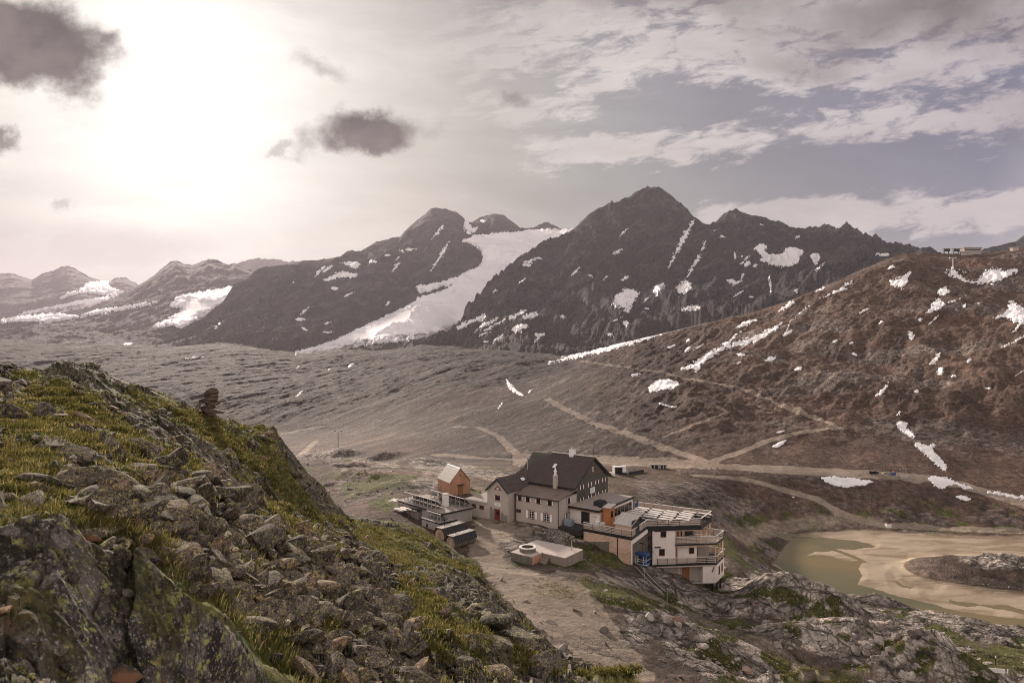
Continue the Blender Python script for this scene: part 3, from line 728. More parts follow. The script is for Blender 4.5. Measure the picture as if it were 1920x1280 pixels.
patches(PEAK, 'snow patches on the second peak', 'white snow patch on the dark second peak right of the main peak', [
 ('largest crescent of snow in the bowl of the second peak', [(1412,465),(1428,455),(1440,462),(1432,472),(1450,478),(1470,474),(1475,462),(1500,466),(1510,472),(1495,490),(1480,500),(1460,500),(1440,495),(1425,490),(1430,482),(1420,472)]),
 [(1516,478),(1530,471),(1540,482),(1530,500),(1522,488)], [(1376,468),(1382,485),(1376,487)], [(1388,476),(1395,480),(1390,484)], [(1395,490),(1406,488),(1408,496),(1396,504)], [(1390,512),(1396,510),(1392,528),(1388,524)],
 [(1440,520),(1444,516),(1448,550),(1444,553)], [(1372,528),(1378,526),(1374,540)], [(1333,432),(1350,430),(1340,434)], [(1349,440),(1358,444),(1350,446)], [(1488,545),(1498,540),(1495,552)], [(1640,474),(1670,476),(1662,482),(1645,479)],
 [(1402,555),(1416,556),(1410,561)], [(1424,420),(1434,420),(1428,423)]], rag=.6)
patches(GR, 'snow strips on the brown hill', 'white snow strip lying in a hollow of the brown right-hand hill', [
 ('long narrow snow strip at the foot of the dark main peak', [(1018,682),(1060,670),(1110,655),(1180,638),(1200,630),(1235,618),(1280,600),(1320,583),(1330,586),(1310,602),(1265,618),(1190,645),(1120,662),(1060,676)]),
 ('long curved snow strip ending above the upper track', [(1270,693),(1300,680),(1330,660),(1360,645),(1400,635),(1440,620),(1468,602),(1472,604),(1450,622),(1420,640),(1390,648),(1370,650),(1345,662),(1330,672),(1318,680),(1310,695),(1300,702),(1305,690)]),
 [(1472,625),(1480,605),(1510,578),(1520,572),(1500,588),(1485,600),(1478,615)], [(1463,632),(1478,618),(1490,620),(1475,630)], [(1532,560),(1560,550),(1590,530),(1602,524),(1600,530),(1580,540),(1590,542),(1560,552),(1535,560)], [(1525,548),(1550,535),(1540,545)], [(1595,510),(1610,500),(1622,498),(1610,506)],
 [(1378,613),(1400,600),(1423,598),(1410,605),(1385,614)], [(1384,622),(1402,614),(1390,624)], [(1455,585),(1475,570),(1492,560),(1488,570),(1470,582)],
 ('broad heart-shaped snow patch near the hill crest', [(1667,528),(1668,525),(1685,522),(1700,512),(1711,511),(1702,525),(1692,543),(1685,538),(1672,536)]), [(1662,505),(1670,498),(1680,501),(1668,505)],
 ('wide snow bowl hanging under the summit station', [(1770,510),(1780,512),(1786,498),(1795,513),(1812,526),(1830,528),(1842,515),(1855,503),(1875,502),(1880,510),(1900,503),(1914,507),(1890,518),(1870,526),(1862,535),(1858,533),(1866,528),(1835,532),(1812,530),(1795,522),(1780,518)]), [(1796,504),(1812,510),(1822,504),(1810,512)],
 [(1756,542),(1775,537),(1782,548),(1775,552),(1760,555)], [(1733,588),(1745,575),(1758,556),(1766,565),(1774,568),(1800,557),(1815,553),(1790,563),(1765,575),(1745,588)], [(1716,600),(1730,594),(1726,606)], [(1802,572),(1812,570),(1810,578)], [(1830,568),(1838,566),(1836,571)],
 [(1857,598),(1880,588),(1895,570),(1888,562),(1900,565),(1925,580),(1925,612),(1905,605),(1890,595)], [(1880,650),(1900,640),(1925,625),(1925,630),(1900,645)], [(1700,625),(1710,620),(1714,634),(1708,640)], [(1432,678),(1442,665),(1455,672),(1450,678)], [(1484,692),(1492,690),(1505,686),(1502,696)],
 [(1738,682),(1750,672),(1765,658),(1762,672),(1750,684)], [(1755,695),(1766,685),(1770,700),(1762,708)], [(1778,706),(1795,701),(1790,708)], [(1640,742),(1655,728),(1668,712),(1665,725),(1650,742)], [(1712,735),(1724,727),(1722,738)], [(1845,725),(1862,728),(1850,731)]], rag=.9)
patches(GR, 'snow lying in the gully above the lake road', 'white snow tongue in the gully above the lake road', [
 [(1674,778),(1692,768),(1685,780)], [(1678,800),(1682,788),(1702,792),(1700,802),(1718,816),(1712,822),(1695,812)], [(1712,835),(1720,826),(1735,835),(1755,830),(1748,845),(1768,860),(1778,885),(1765,880),(1745,862),(1730,848)],
 [(1738,895),(1750,890),(1780,896),(1800,905),(1828,915),(1815,918),(1790,908),(1775,912),(1765,918),(1745,905)], [(1845,922),(1870,920),(1900,928),(1930,932),(1930,938),(1880,930)], [(1785,930),(1805,926),(1825,936),(1805,938)]], rag=.7)
patches(GR, 'single snow patches by the tracks', 'small white snow patch beside a gravel track', [
 ('rounded snow mound beside the upper gravel track', [(1212,735),(1218,722),(1232,712),(1255,710),(1277,718),(1262,728),(1235,733)]),
 ('broad snow patch on the bank below the lake road', [(1536,895),(1545,892),(1575,894),(1600,895),(1620,900),(1641,902),(1625,908),(1595,914),(1570,913),(1550,905)]),
 [(1232,755),(1245,755),(1260,762),(1275,760),(1268,765),(1250,763)], ('narrow snow ribbon along the bend of the grey track', [(948,708),(955,715),(965,728),(985,741),(978,743),(960,735),(950,722)]), [(986,740),(995,729),(1003,728),(992,738)], [(932,765),(942,752),(944,756),(936,766)],
 [(1444,838),(1460,828),(1476,824),(1470,834),(1455,840)], [(1452,811),(1470,805),(1472,808),(1460,812)], [(1180,703),(1200,697),(1205,700),(1190,706)], [(1482,930),(1492,932),(1486,934)],
 [(550,664),(560,662),(556,666)], [(345,671),(380,667),(384,669),(350,674)], [(230,645),(262,632),(255,645),(235,648)], [(400,622),(415,618),(410,626)], [(435,634),(475,631),(470,635),(440,637)]], rag=.5, lift=1.6)

# the many small remnants
rs_ = random.Random(21)
def flecks(L, regions, n, group, label, **kw):
    k = 0; tries = 0
    while k < n and tries < 900:
        tries += 1
        reg = rs_.choice(regions); u0, u1 = min(p[0] for p in reg), max(p[0] for p in reg); v0, v1 = min(p[1] for p in reg), max(p[1] for p in reg)
        u, v = rs_.uniform(u0, u1), rs_.uniform(v0, v1)
        if not in_poly(np.array([u]), np.array([v]), reg)[0]: continue
        a = rs_.uniform(4, 13); b = rs_.uniform(1.8, 4.0); sl_ = rs_.uniform(-1.0, -.15) if rs_.random() < .8 else rs_.uniform(.0, .4)
        pts = [(u-a, v-a*sl_), (u-a*.3, v-a*.3*sl_-b), (u+a*.5, v+a*.5*sl_-b*.8), (u+a, v+a*sl_), (u+a*.4, v+a*.4*sl_+b*.8), (u-a*.5, v-a*.5*sl_+b)]
        patches(L, group, label, [pts], **kw); k += 1
flecks(PEAK, [[(880,600),(1000,570),(1100,600),(1180,560),(1290,560),(1300,600),(1120,640),(900,640)], [(1340,440),(1480,440),(1600,470),(1560,520),(1400,560),(1330,520)], [(960,500),(1060,460),(1200,400),(1240,500),(1080,560),(960,540)]], 26, 'snow streaks under the dark main peak', 'tiny snow fleck among the rocks of the dark main peak', rag=.5, lift=.9)
flecks(GLAC, [[(500,520),(640,490),(760,470),(850,480),(760,560),(560,630),(480,600)]], 12, 'snow patches on the glacier peak', 'tiny snow fleck on the hazy grey flank left of the glacier', rag=.5)
flecks(GR, [[(1500,570),(1650,520),(1900,530),(1920,700),(1800,760),(1650,720),(1500,650)], [(1230,640),(1450,600),(1500,680),(1300,680)]], 22, 'snow strips on the brown hill', 'tiny snow fleck in a hollow of the brown right-hand hill', rag=.5)
flecks(GR, [[(380,690),(700,675),(900,680),(760,740),(480,760)]], 4, 'single snow patches by the tracks', 'tiny snow fleck on the grey rubble plain of the valley', rag=.5)
# ------------------------------------------------------------------ building kit
class Fr:
    """a right-angled frame on the ground: s to the right along a wall, t away from the viewer, h up"""
    def __init__(s, O, ang):                        # ang: heading of the s axis, from +X, radians
        s.O = Vector(O); s.a = Vector((math.cos(ang), math.sin(ang), 0)); s.b = Vector((-math.sin(ang), math.cos(ang), 0))
    def __call__(s, i, j, h): return s.O+s.a*i+s.b*j+Vector((0, 0, h))
    def on(s, u, v, ax, val):
        """frame coordinates of what photo pixel (u, v) shows on the plane where coordinate ax equals val"""
        r = Vector(((u-CU)/F, 1, (CV-v)/F)); n = (s.a, s.b, Vector((0, 0, 1)))[ax]
        k = (val+s.O.dot(n))/r.dot(n); q = r*k-s.O
        return (q.dot(s.a), q.dot(s.b), q.z)
class MB:
    def __init__(s): s.bm = bmesh.new()
    def poly(s, pts, th=None):
        """flat polygon, or a slab when th (vector) is given"""
        bm = s.bm; a = [bm.verts.new(p) for p in pts]
        if th is None: bm.faces.new(a); return s
        b = [bm.verts.new(Vector(p)+Vector(th)) for p in pts]
        bm.faces.new(a); bm.faces.new(b[::-1])
        n = len(a)
        for i in range(n): bm.faces.new((a[i], b[i], b[(i+1) % n], a[(i+1) % n]))
        return s
    def box(s, f, s0, s1, t0, t1, h0, h1):
        return s.poly([f(s0, t0, h0), f(s1, t0, h0), f(s1, t1, h0), f(s0, t1, h0)], (0, 0, h1-h0))
    def prism(s, f, pts, h0, h1):
        return s.poly([f(p[0], p[1], h0) for p in pts], (0, 0, h1-h0))
    def bar(s, p, q, w, h=None, up=(0, 0, 1)):
        h = h or w; p = Vector(p); q = Vector(q); d = (q-p).normalized(); u = Vector(up)
        if abs(d.dot(u)) > .95: u = Vector((0, 1, 0))
        x = d.cross(u).normalized(); y_ = x.cross(d).normalized()
        return s.poly([p-x*w/2-y_*h/2, p+x*w/2-y_*h/2, p+x*w/2+y_*h/2, p-x*w/2+y_*h/2], q-p)
    def tube(s, p, q, r0, r1=None, n=10, cap=True):
        r1 = r0 if r1 is None else r1
        p = Vector(p); q = Vector(q); d = (q-p).normalized(); u = Vector((0, 0, 1)) if abs(d.z) < .9 else Vector((0, 1, 0))
        x = d.cross(u).normalized(); y_ = x.cross(d)
        A = [s.bm.verts.new(p+(x*math.cos(k)+y_*math.sin(k))*r0) for k in [2*math.pi*i/n for i in range(n)]]
        B = [s.bm.verts.new(q+(x*math.cos(k)+y_*math.sin(k))*r1) for k in [2*math.pi*i/n for i in range(n)]]
        for i in range(n): s.bm.faces.new((A[i], A[(i+1) % n], B[(i+1) % n], B[i]))
        if cap: s.bm.faces.new(A[::-1]); s.bm.faces.new(B)
        return s
    def ring(s, c, axis, r0, r1, d, n=28):
        """flat annulus of depth d"""
        ax = Vector(axis).normalized(); u = Vector((0, 0, 1)) if abs(ax.z) < .9 else Vector((0, 1, 0)); x = ax.cross(u).normalized(); y_ = x.cross(ax); c = Vector(c)
        V = []
        for r, k in ((r0, 0), (r1, 0), (r1, d), (r0, d)):
            V.append([s.bm.verts.new(c+ax*k+(x*math.cos(t)+y_*math.sin(t))*r) for t in [2*math.pi*i/n for i in range(n)]])
        for k in range(4):
            A, B = V[k], V[(k+1) % 4]
            for i in range(n): s.bm.faces.new((A[i], A[(i+1) % n], B[(i+1) % n], B[i]))
        return s
    def build(s, name, material, parent=None, bevel=0., smooth=False):
        bm = s.bm
        bmesh.ops.recalc_face_normals(bm, faces=bm.faces)
        me = bpy.data.meshes.new(name)
        base = Vector((0, 0, 0))
        q = parent
        while q is not None: base += q.location; q = q.parent
        if parent is None:
            base = sum((v.co for v in bm.verts), Vector())/len(bm.verts); base.z = min(v.co.z for v in bm.verts)
        for v in bm.verts: v.co -= base
        bm.to_mesh(me); bm.free(); me.materials.append(material)
        if smooth:
            for p in me.polygons: p.use_smooth = True
        o = bpy.data.objects.new(name, me); COL.objects.link(o)
        if parent is None: o.location = base
        else: o.parent = parent
        if bevel:
            b = o.modifiers.new('bevel', 'BEVEL'); b.width = bevel; b.segments = 1; b.limit_method = 'ANGLE'
        return o
def thing(name, label, cat, loc, group=None):
    o = bpy.data.objects.new(name, None); COL.objects.link(o); o.location = loc; o.empty_display_size = .2
    return tag(o, label, cat, group)
def dup(o, parent=None, loc=None, rotz=None, label=None):
    c = o.copy(); COL.objects.link(c); c.parent = parent
    if loc is not None: c.location = loc
    if rotz is not None: c.rotation_euler = (0, 0, rotz)
    if label: c['label'] = label
    for ch in list(o.children): dup(ch, c)
    return c

# ---- materials
def plain(name, c, rough=.6, metal=0., spec=.4, var=.12, sc=2., bump=0.):
    m, g = mat(name); P = g.tc('Object')
    n = g.noise(P, sc, 6, .6); n2 = g.noise(P, sc*7, 4, .6)
    f = g.lin(n*.65+n2*.35, .3, .7, 1-var, 1+var)
    g.out(g.v('SCALE', tuple(c), sc=f), rough, g.bump(n2, bump, .02) if bump else None, metal, spec)
    return m
def boards(name, c1, c2, axis, width, rough=.75, grain=None):
    """sawn boards: axis = world direction across the boards"""
    m, g = mat(name); P = S(g, g.n('ShaderNodeNewGeometry').outputs['Position'])
    k = g.v('DOT_PRODUCT', P, tuple(axis))/width
    i = g.m('FLOOR', k); fr = k-i
    rn = g.n('ShaderNodeTexWhiteNoise', noise_dimensions='1D'); g.put(rn.inputs['W'], i); rv = S(g, rn.outputs[0])
    w = g.noise(g.map(P, scale=grain or (6., 6., .7)), 1.6, 6, .65, .5)
    w2 = g.noise(P, .55, 5, .6)
    c = g.mix(g.m('MULTIPLY_ADD', rv, .55, w*.5), c1, c2)
    c = g.mix(g.sm(w2, .5, .72)*.5, c, tuple(q*.55 for q in c1))
    gap = g.sm(g.m('MINIMUM', fr, 1.-fr), .0, .07)
    c = g.mix(gap, (.02,.016,.013), c)
    g.out(c, rough, g.bump(gap*.6+w*.25, .5, .02), spec=.25)
    return m
def plaster(name, c, stain, s2):
    m, g = mat(name); P = S(g, g.n('ShaderNodeNewGeometry').outputs['Position'])
    n = g.noise(P, .5, 7, .62); n2 = g.noise(g.map(P, scale=(1, 1, .22)), 1.1, 5, .6); n3 = g.noise(P, 9., 4, .6)
    col = g.mix(g.sm(n, .42, .68)*.6, c, stain)
    col = g.mix(g.sm(n2, .52, .72)*.5, col, s2)
    g.out(col, .9, g.bump(n3, .35, .02), spec=.2)
    return m
VA = Vector((.807, -.5906, 0)); VB = Vector((.5906, .807, 0)); VZ = Vector((0, 0, 1))
M_PLAS = plaster('grey_render', (.46,.395,.345), (.385,.33,.285), (.33,.285,.25))
M_PATCH = plaster('patched_render', (.25,.215,.195), (.21,.18,.165), (.19,.165,.15))
M_WHITEW = plaster('pale_panel', (.80,.705,.65), (.74,.65,.60), (.68,.60,.55))
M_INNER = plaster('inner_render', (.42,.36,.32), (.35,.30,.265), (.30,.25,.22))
M_CONC = plaster('concrete', (.36,.33,.30), (.28,.25,.225), (.22,.195,.175))
M_SHING = boards('dark_shingle_wall', (.060,.058,.050), (.105,.098,.084), VB, .28)
M_GABW = boards('weathered_gable_boards', (.07,.058,.046), (.13,.105,.08), VB, .22)
M_LARCHV = boards('larch_boards', (.40,.20,.125), (.56,.31,.20), Vector((.864,.503,0)), .2)
M_LARCHV2 = boards('larch_side_boards', (.38,.19,.12), (.53,.30,.195), Vector((-.503,.864,0)), .2)
M_LARCHH = boards('larch_cladding', (.58,.36,.25), (.74,.53,.41), VZ, .19, grain=(.8,.8,9.))
M_RAIL = plain('silvered_larch', (.50,.40,.335), .7, var=.25, sc=1.2)
M_RAILT = plain('pale_handrail', (.72,.66,.61), .45, var=.1)
M_POST = plain('larch_post', (.52,.33,.21), .7, var=.15)
M_DARKW = boards('grey_boards', (.12,.105,.09), (.23,.20,.175), VA, .16)
M_DARKW2 = boards('grey_side_boards', (.20,.155,.13), (.33,.27,.23), VB, .16)
M_DECK = boards('pale_deck_boards', (.46,.39,.345), (.60,.52,.465), VA, .16, .5)
M_ROOF = plain('dark_standing_seam_roof', (.085,.062,.056), .42, .2, .45, var=.25, sc=.8)
M_ROOF2 = plain('brown_sheet_roof', (.24,.18,.15), .32, .55, .5, var=.25, sc=.9)
M_PALER = plain('pale_sheet_roof', (.56,.52,.47), .4, .35, .5, var=.1)
M_FLATR = plain('gravel_flat_roof', (.30,.255,.225), .95, var=.2, sc=3., bump=.4)
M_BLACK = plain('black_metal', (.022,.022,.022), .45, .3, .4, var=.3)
M_GREYM = plain('galvanised_steel', (.42,.41,.39), .45, .6, .5, var=.2)
M_RED = plain('dark_red_paint', (.16,.020,.016), .55, var=.2)
M_WHITE = plain('white_paint', (.80,.77,.74), .55, var=.08)
M_BLUE = plain('blue_paint', (.030,.075,.20), .4, var=.2)
M_GLASS = plain('dark_window_glass', (.018,.018,.02), .08, 0., .6, var=.3)
M_BROWNF = plain('brown_window_frame', (.17,.075,.04), .6, var=.2)
M_DOORW = plain('brown_door', (.30,.115,.055), .6, var=.2, sc=3)
M_ASPH = plain('dark_paving', (.028,.028,.028), .85, var=.25, sc=2., bump=.3)
M_SOLAR = plain('solar_glass', (.014,.017,.026), .12, .1, .6, var=.2)
M_BARREL = boards('barrel_staves', (.13,.10,.085), (.22,.175,.15), VZ, .11, grain=(.9,.9,7.))
M_BARRELE = boards('barrel_end_boards', (.42,.26,.17), (.58,.40,.28), VA, .14)
M_BARRELG = boards('grey_barrel_end', (.22,.18,.155), (.34,.29,.25), VA, .14)
M_STONE = None

def window(parent, f, axis, plane, c0, c1, h0, h1, out, frame=.1, fm=None, shut=None, mull=1, trans=1, bars=True, name='window'):
    """window on a wall: axis 0 = wall lies along s at t=plane, axis 1 = wall lies along t at s=plane; out = sign of the outward side"""
    fm = fm or M_RED
    def B(mb, a0, a1, d0, d1, z0, z1):
        d0, d1 = sorted((plane+out*d0, plane+out*d1))
        if axis == 0: mb.box(f, a0, a1, d0, d1, z0, z1)
        else: mb.box(f, d0, d1, a0, a1, z0, z1)
    w = MB(); k = frame
    B(w, c0-k, c0, -.02, .05, h0-k, h1+k); B(w, c1, c1+k, -.02, .05, h0-k, h1+k)
    B(w, c0, c1, -.02, .05, h1, h1+k); B(w, c0-.02, c1+.02, -.02, .08, h0-k, h0-.001)
    o = w.build(name, fm, parent)
    p = MB(); B(p, c0, c1, -.02, .008, h0, h1); p.build('pane', M_GLASS, o)
    if bars:
        q = MB(); e = .055; d = .03
        B(q, c0, c0+e, .009, d, h0, h1); B(q, c1-e, c1, .009, d, h0, h1); B(q, c0+e, c1-e, .009, d, h0, h0+e); B(q, c0+e, c1-e, .009, d, h1-e, h1)
        for i in range(mull):
            c = c0+(c1-c0)*(i+1)/(mull+1); B(q, c-e/2, c+e/2, .009, d-.003, h0+e, h1-e)
        for i in range(trans):
            z = h0+(h1-h0)*(i+1)/(trans+1); B(q, c0+e, c1-e, .009, d-.006, z-.02, z+.02)
        q.build('window_bars', M_WHITE, o)
    if shut:
        for sd in (-1, 1):
            q = MB(); a = c0-k-.01 if sd < 0 else c1+k+.01
            B(q, min(a, a+sd*shut), max(a, a+sd*shut), .0, .05, h0-.02, h1+.02); s_ = q.build('shutter', M_WHITE, o)
            q = MB(); x0, x1 = min(a, a+sd*shut), max(a, a+sd*shut); e = .035
            B(q, x0-e, x0, 0, .055, h0-.02-e, h1+.02+e); B(q, x1, x1+e*.6, 0, .055, h0-.02-e, h1+.02+e); B(q, x0, x1, 0, .055, h1+.021, h1+.02+e); B(q, x0, x1, 0, .055, h0-.02-e, h0-.021)
            q.build('shutter_edge', M_RED, o)
    return o
def seam_roof(name, m, parent, quad, n, th=.14, rib=.05, gutter=True):
    """sloping roof sheet; quad = eave left, eave right, ridge right, ridge left; ribs run from eave to ridge"""
    e0, e1, r1, r0 = [Vector(p) for p in quad]
    nrm = (e1-e0).cross(r0-e0).normalized()
    if nrm.z < 0: nrm = -nrm
    mb = MB(); mb.poly([e0, e1, r1, r0], -nrm*th)
    for i in range(n+1):
        k = i/n; mb.bar(e0.lerp(e1, k)+nrm*(rib*.45), r0.lerp(r1, k)+nrm*(rib*.45), rib, rib, nrm)
    return mb.build(name, m, parent)
def railing(parent, pts, hgt, nb=4, name='railing', post_m=None, top=.08, gap=1.6, slat=.13, mat_=None):
    """slatted timber railing along world points pts (at floor level)"""
    r = MB(); pz = MB(); tp = MB()
    for p, q in zip(pts[:-1], pts[1:]):
        p, q = Vector(p), Vector(q); L = (q-p).length; n = max(1, round(L/gap))
        for i in range(n+1):
            c = p.lerp(q, i/n); pz.bar(c, c+Vector((0, 0, hgt-.02)), .06)
        for k in range(nb):
            z = Vector((0, 0, hgt*(.2+.78*k/(nb)))); r.bar(p+z, q+z, .035, slat)
        z = Vector((0, 0, hgt)); tp.bar(p+z, q+z, .16, top)
    o = r.build(name, mat_ or M_RAIL, parent); pz.build('baluster', post_m or M_BLACK, o); tp.build('handrail', M_RAILT, o)
    return o
# ------------------------------------------------------------------ the ground round the buildings, set before anything stands on it
H = Fr((7.33, 107.9, -29.5), -.632)
TC = H(11.4, 8.0, 0); T = Fr(TC, math.atan2(.0977, .996))
CTRL = []
def ctl(p, r=4.): CTRL.append((p.x, p.y, p.z, r))
for a in ((0,-.6,-.05),(-4,-.6,0),(-8.2,-2.2,0),(-11,-2.6,0),(-15.8,-2.6,-.2),(-17,1,.2),(-13,6,.4),(-10,13,.4),(-4,18,.3),(1,18,0),(-4,5,0),(0,10,0),(5,17,-.2),(5,8,-.5),(2,2,-.3)): ctl(H(*a), 5)
for a in ((1.5,-1.2,-.6),(4.5,.4,-1.5),(8.5,.4,-2.45),(12.4,.4,-3.6),(12.9,4.5,-4.55),(12.4,2.4,-4.1),(9.,-2.5,-3.3),(5,-3,-2.0),(2,-4,-1.2)): ctl(H(*a), 4)
for a in ((.6,-.8,-6.1),(4.7,-.6,-7.5),(8,-.6,-9.0),(11.4,-.4,-10.5),(13.5,2.6,-10.8),(5,-5,-7.7),(0,-5,-5.9),(9,-5,-9.4),(8,6,-9),(12.5,6,-10.5),(9,12,-7),(15,9,-9.5)): ctl(T(*a), 4.5)
GZ = -29.9
def gp(u, v, z):
    d = -z*F/(v-CV); return Vector(((u-CU)/F*d, d, z))
for u, v, z, r in ((842,1031,-29.9,4),(880,1030,-29.9,4),(900,1022,-29.9,5),(830,1015,-29.9,4),(930,1030,-30.0,5),(956,1048,-30.2,4),(997,1061,-30.2,4),(1030,1056,-30.3,4),(1075,1052,-30.6,4),(1040,1030,-30.1,5),(985,1018,-29.9,4),(925,1000,-29.6,4),(870,985,-29.8,5),(800,985,-29.6,6),(770,955,-28.9,5)): ctl(gp(u, v, z), r)
CH = Fr(px(842.7, 929, 125), math.atan2(.503, .864))
for a in ((0,0,0),(4.2,0,0),(2,3,.1),(0,4.5,.2),(4.2,5,.2),(2,-2,-.1)): ctl(CH(*a), 3.5)
num = np.zeros_like(x); den = np.zeros_like(x); wmax = np.zeros_like(x)
sel = (y > 70) & (y < 150) & (np.abs(x) < 60)
xs, ys = x[sel], y[sel]
nn = np.zeros_like(xs); dd_ = np.zeros_like(xs); ww = np.zeros_like(xs)
for cx_, cy_, cz_, r in CTRL:
    q = np.hypot(xs-cx_, ys-cy_)
    w = 1/(q*q*q+.05); nn += w*cz_; dd_ += w; ww = np.maximum(ww, 1-sstep(q, r*.55, r*1.8))
GR.z[sel] = GR.z[sel]*(1-ww)+(nn/dd_+fbm(xs/2.5, ys/2.5, 4, .55, 400)*.10)*ww
ground = place_build_ground()

# ------------------------------------------------------------------ the hut
hut = thing('mountain_hut', 'large old mountain hut with steep dark metal roof, grey rendered walls and red framed windows', 'mountain hut', H(-4, 6, 0))
w = MB()
w.box(H, -8.3, 0, 0, 5.6, -1.2, 4.42)                       # low front range
w.build('wall', M_PLAS, hut)
w = MB(); w.poly([H(-12.9,-1.76,-1), H(-8.5,-1.76,-1), H(-8.5,-1.76,4.85), H(-10.7,-1.76,6.7), H(-12.9,-1.76,4.85)], VB*12.)
w.build('wall', M_PLAS, hut)
w = MB(); w.box(H, -17.7, -12.89, -1.74, 4.2, -1, 2.3); w.build('wall', M_PLAS, hut)
w = MB(); w.box(H, -17.9, -12.9, -1.86, 4.3, 2.3, 2.62); w.build('parapet', M_CONC, hut)
w = MB(); w.box(H, -17.6, -12.91, -1.6, 4.1, 2.6, 2.66); w.build('flat_roof', M_FLATR, hut)
# older darker patches of render round the door
rp = random.Random(4)
w = MB()
def ragged(s0, s1, hb, ht):
    pts = [(s0, hb)]; n = 9
    pts += [(s1, hb)]
    for i in range(n+1):
        pts.append((s1+(s0-s1)*i/n, ht+rp.uniform(-.28, .28)))
    w.poly([H(a, -1.765, b) for a, b in pts], -VB*.012)
ragged(-10.15, -8.7, -.2, 1.25); w.build('render_patch', M_PATCH, hut)
w = MB(); ragged(-12.4, -11.38, -.2, 1.9); w.build('render_patch', M_PATCH, hut)
w = MB(); w.poly([H(0,5.62,-1), H(0,16.4,-1), H(0,16.4,5.35), H(0,11,9.45), H(0,5.62,5.35)], -VA*12.4)
w.build('wall', M_SHING, hut, 0)
w = MB(); w.poly([H(.012,8.15,7.0), H(.012,13.85,7.0), H(.012,11,9.35)], VA*.05); w.build('gable_cladding', M_GABW, hut)
w = MB(); w.bar(H(.1,7.9,6.98), H(.1,14.1,6.98), .2, .12); w.build('gable_beam', M_BROWNF, hut)
# roofs
rs, tr, hr, te, he = .42, 10.9, 9.78, 4.5, 5.52
front = MB()
def roofplane(pts, m, name, ribs):
    mb = MB(); p = [Vector(q) for q in pts]
    n = (p[1]-p[0]).cross(p[2]-p[0]).normalized()
    if n.z < 0: n = -n
    mb.poly(p, -n*.16)
    for a, b in ribs: mb.bar(Vector(a)+n*.03, Vector(b)+n*.03, .05, .07, n)
    return mb.build(name, m, hut)
sl = (hr-he)/(tr-te)
hip = [(-8.1, tr), (-9.3, 9.6), (-11.6, 7.5), (-13.2, te)]
ribs = []
for i in range(28):
    s_ = rs-.05-i*.49
    top = tr
    if s_ < -8.1: top = np.interp(-s_, [-q[0] for q in hip], [q[1] for q in hip])
    ribs.append((H(s_, te, he), H(s_, top, he+(top-te)*sl)))
roofplane([H(rs, te, he), H(rs, tr, hr)]+[H(a, b, he+(b-te)*sl) for a, b in hip], M_ROOF, 'roof', ribs)
te2 = 17.3
roofplane([H(rs, tr, hr), H(rs, te2, he), H(-13.2, te2, he), H(-8.1, tr, hr)], M_ROOF, 'roof', [(H(rs-.05-i*.49, tr, hr), H(rs-.05-i*.49, te2, he)) for i in range(18)])
roofplane([H(-8.1, tr, hr), H(-13.2, te2, he), H(-13.2, te, he), H(-9.3, 9.6, he+(9.6-te)*sl)], M_ROOF, 'roof', [])
w = MB(); w.bar(H(rs, tr, hr+.06), H(-8.1, tr, hr+.06), .26, .1); w.build('ridge_cap', M_PALER, hut)
w = MB(); w.bar(H(rs+.02, te-.05, he-.1), H(rs+.02, tr, hr-.08), .06, .26); w.bar(H(rs+.02, te2, he-.1), H(rs+.02, tr, hr-.08), .06, .26); w.build('bargeboard', M_BLACK, hut)
w = MB(); w.tube(H(rs, te-.06, he-.08), H(-8.4, te-.06, he-.08), .09); w.build('gutter', M_BLACK, hut)
# wing roof (ridge runs back into the main roof)
for sd in (-1, 1):
    e = -10.7+sd*2.35
    roofplane([H(e, -2.15, 4.78), H(-10.7, -2.15, 6.92), H(-10.7, 8, 6.92), H(e, 6.0, 4.78)], M_ROOF, 'roof', [(H(e, -2.1+i*.45, 4.78), H(-10.7, -2.1+i*.45, 6.92)) for i in range(18)])
w = MB(); w.bar(H(-13.05,-2.17,4.7), H(-10.7,-2.17,6.84), .05, .2); w.bar(H(-8.35,-2.17,4.7), H(-10.7,-2.17,6.84), .05, .2); w.build('bargeboard', M_BLACK, hut)
# low roof of the front range
roofplane([H(-8.34,-.35,4.42), H(.25,-.35,4.42), H(.25,5.55,5.35), H(-8.34,5.55,5.35)], M_ROOF2, 'roof', [(H(.2-i*.43,-.35,4.42), H(.2-i*.43,5.55,5.35)) for i in range(20)])
w = MB(); w.tube(H(-8.3,-.42,4.36), H(.25,-.42,4.36), .08); w.build('gutter', M_BLACK, hut)
w = MB(); w.tube(H(.06,-.12,4.3), H(.06,-.12,0), .06); w.build('downpipe', M_BLACK, hut)
w = MB(); w.tube(H(-8.38,-.12,4.3), H(-8.38,-.12,0), .06); w.build('downpipe', M_BLACK, hut)
# windows
for a in (-8.05+.1, -6.36, -4.26, -2.08): window(hut, H, 0, 0, a+.18, a+.78, 3.42, 4.1, -1, .09, shut=.2, mull=0, trans=0, bars=False)
for a in (-5.62, -2.72): window(hut, H, 0, 0, a, a+.98, .78, 2.0, -1, .1, shut=.55, mull=1, trans=2)
window(hut, H, 0, 0, -8.15, -7.3, 1.45, 1.85, -1, .06, bars=False)
window(hut, H, 0, -1.76, -11.15, -10.3, 3.38, 4.02, -1, .09, shut=.12, mull=0, trans=0, bars=False)
for a in (-14.5, -16.2): window(hut, H, 0, -1.74, a, a+.75, 1.4, 1.9, -1, .08, bars=False)
w = MB(); w.poly([H(-11.45,-1.775,5.0), H(-9.95,-1.775,5.0), H(-10.7,-1.775,5.72)], -VB*.04); tw = w.build('window', M_RED, hut)
w = MB(); w.poly([H(-11.05,-1.82,5.12), H(-10.35,-1.82,5.12), H(-10.7,-1.82,5.46)], -VB*.01); w.build('pane', M_WHITE, tw)
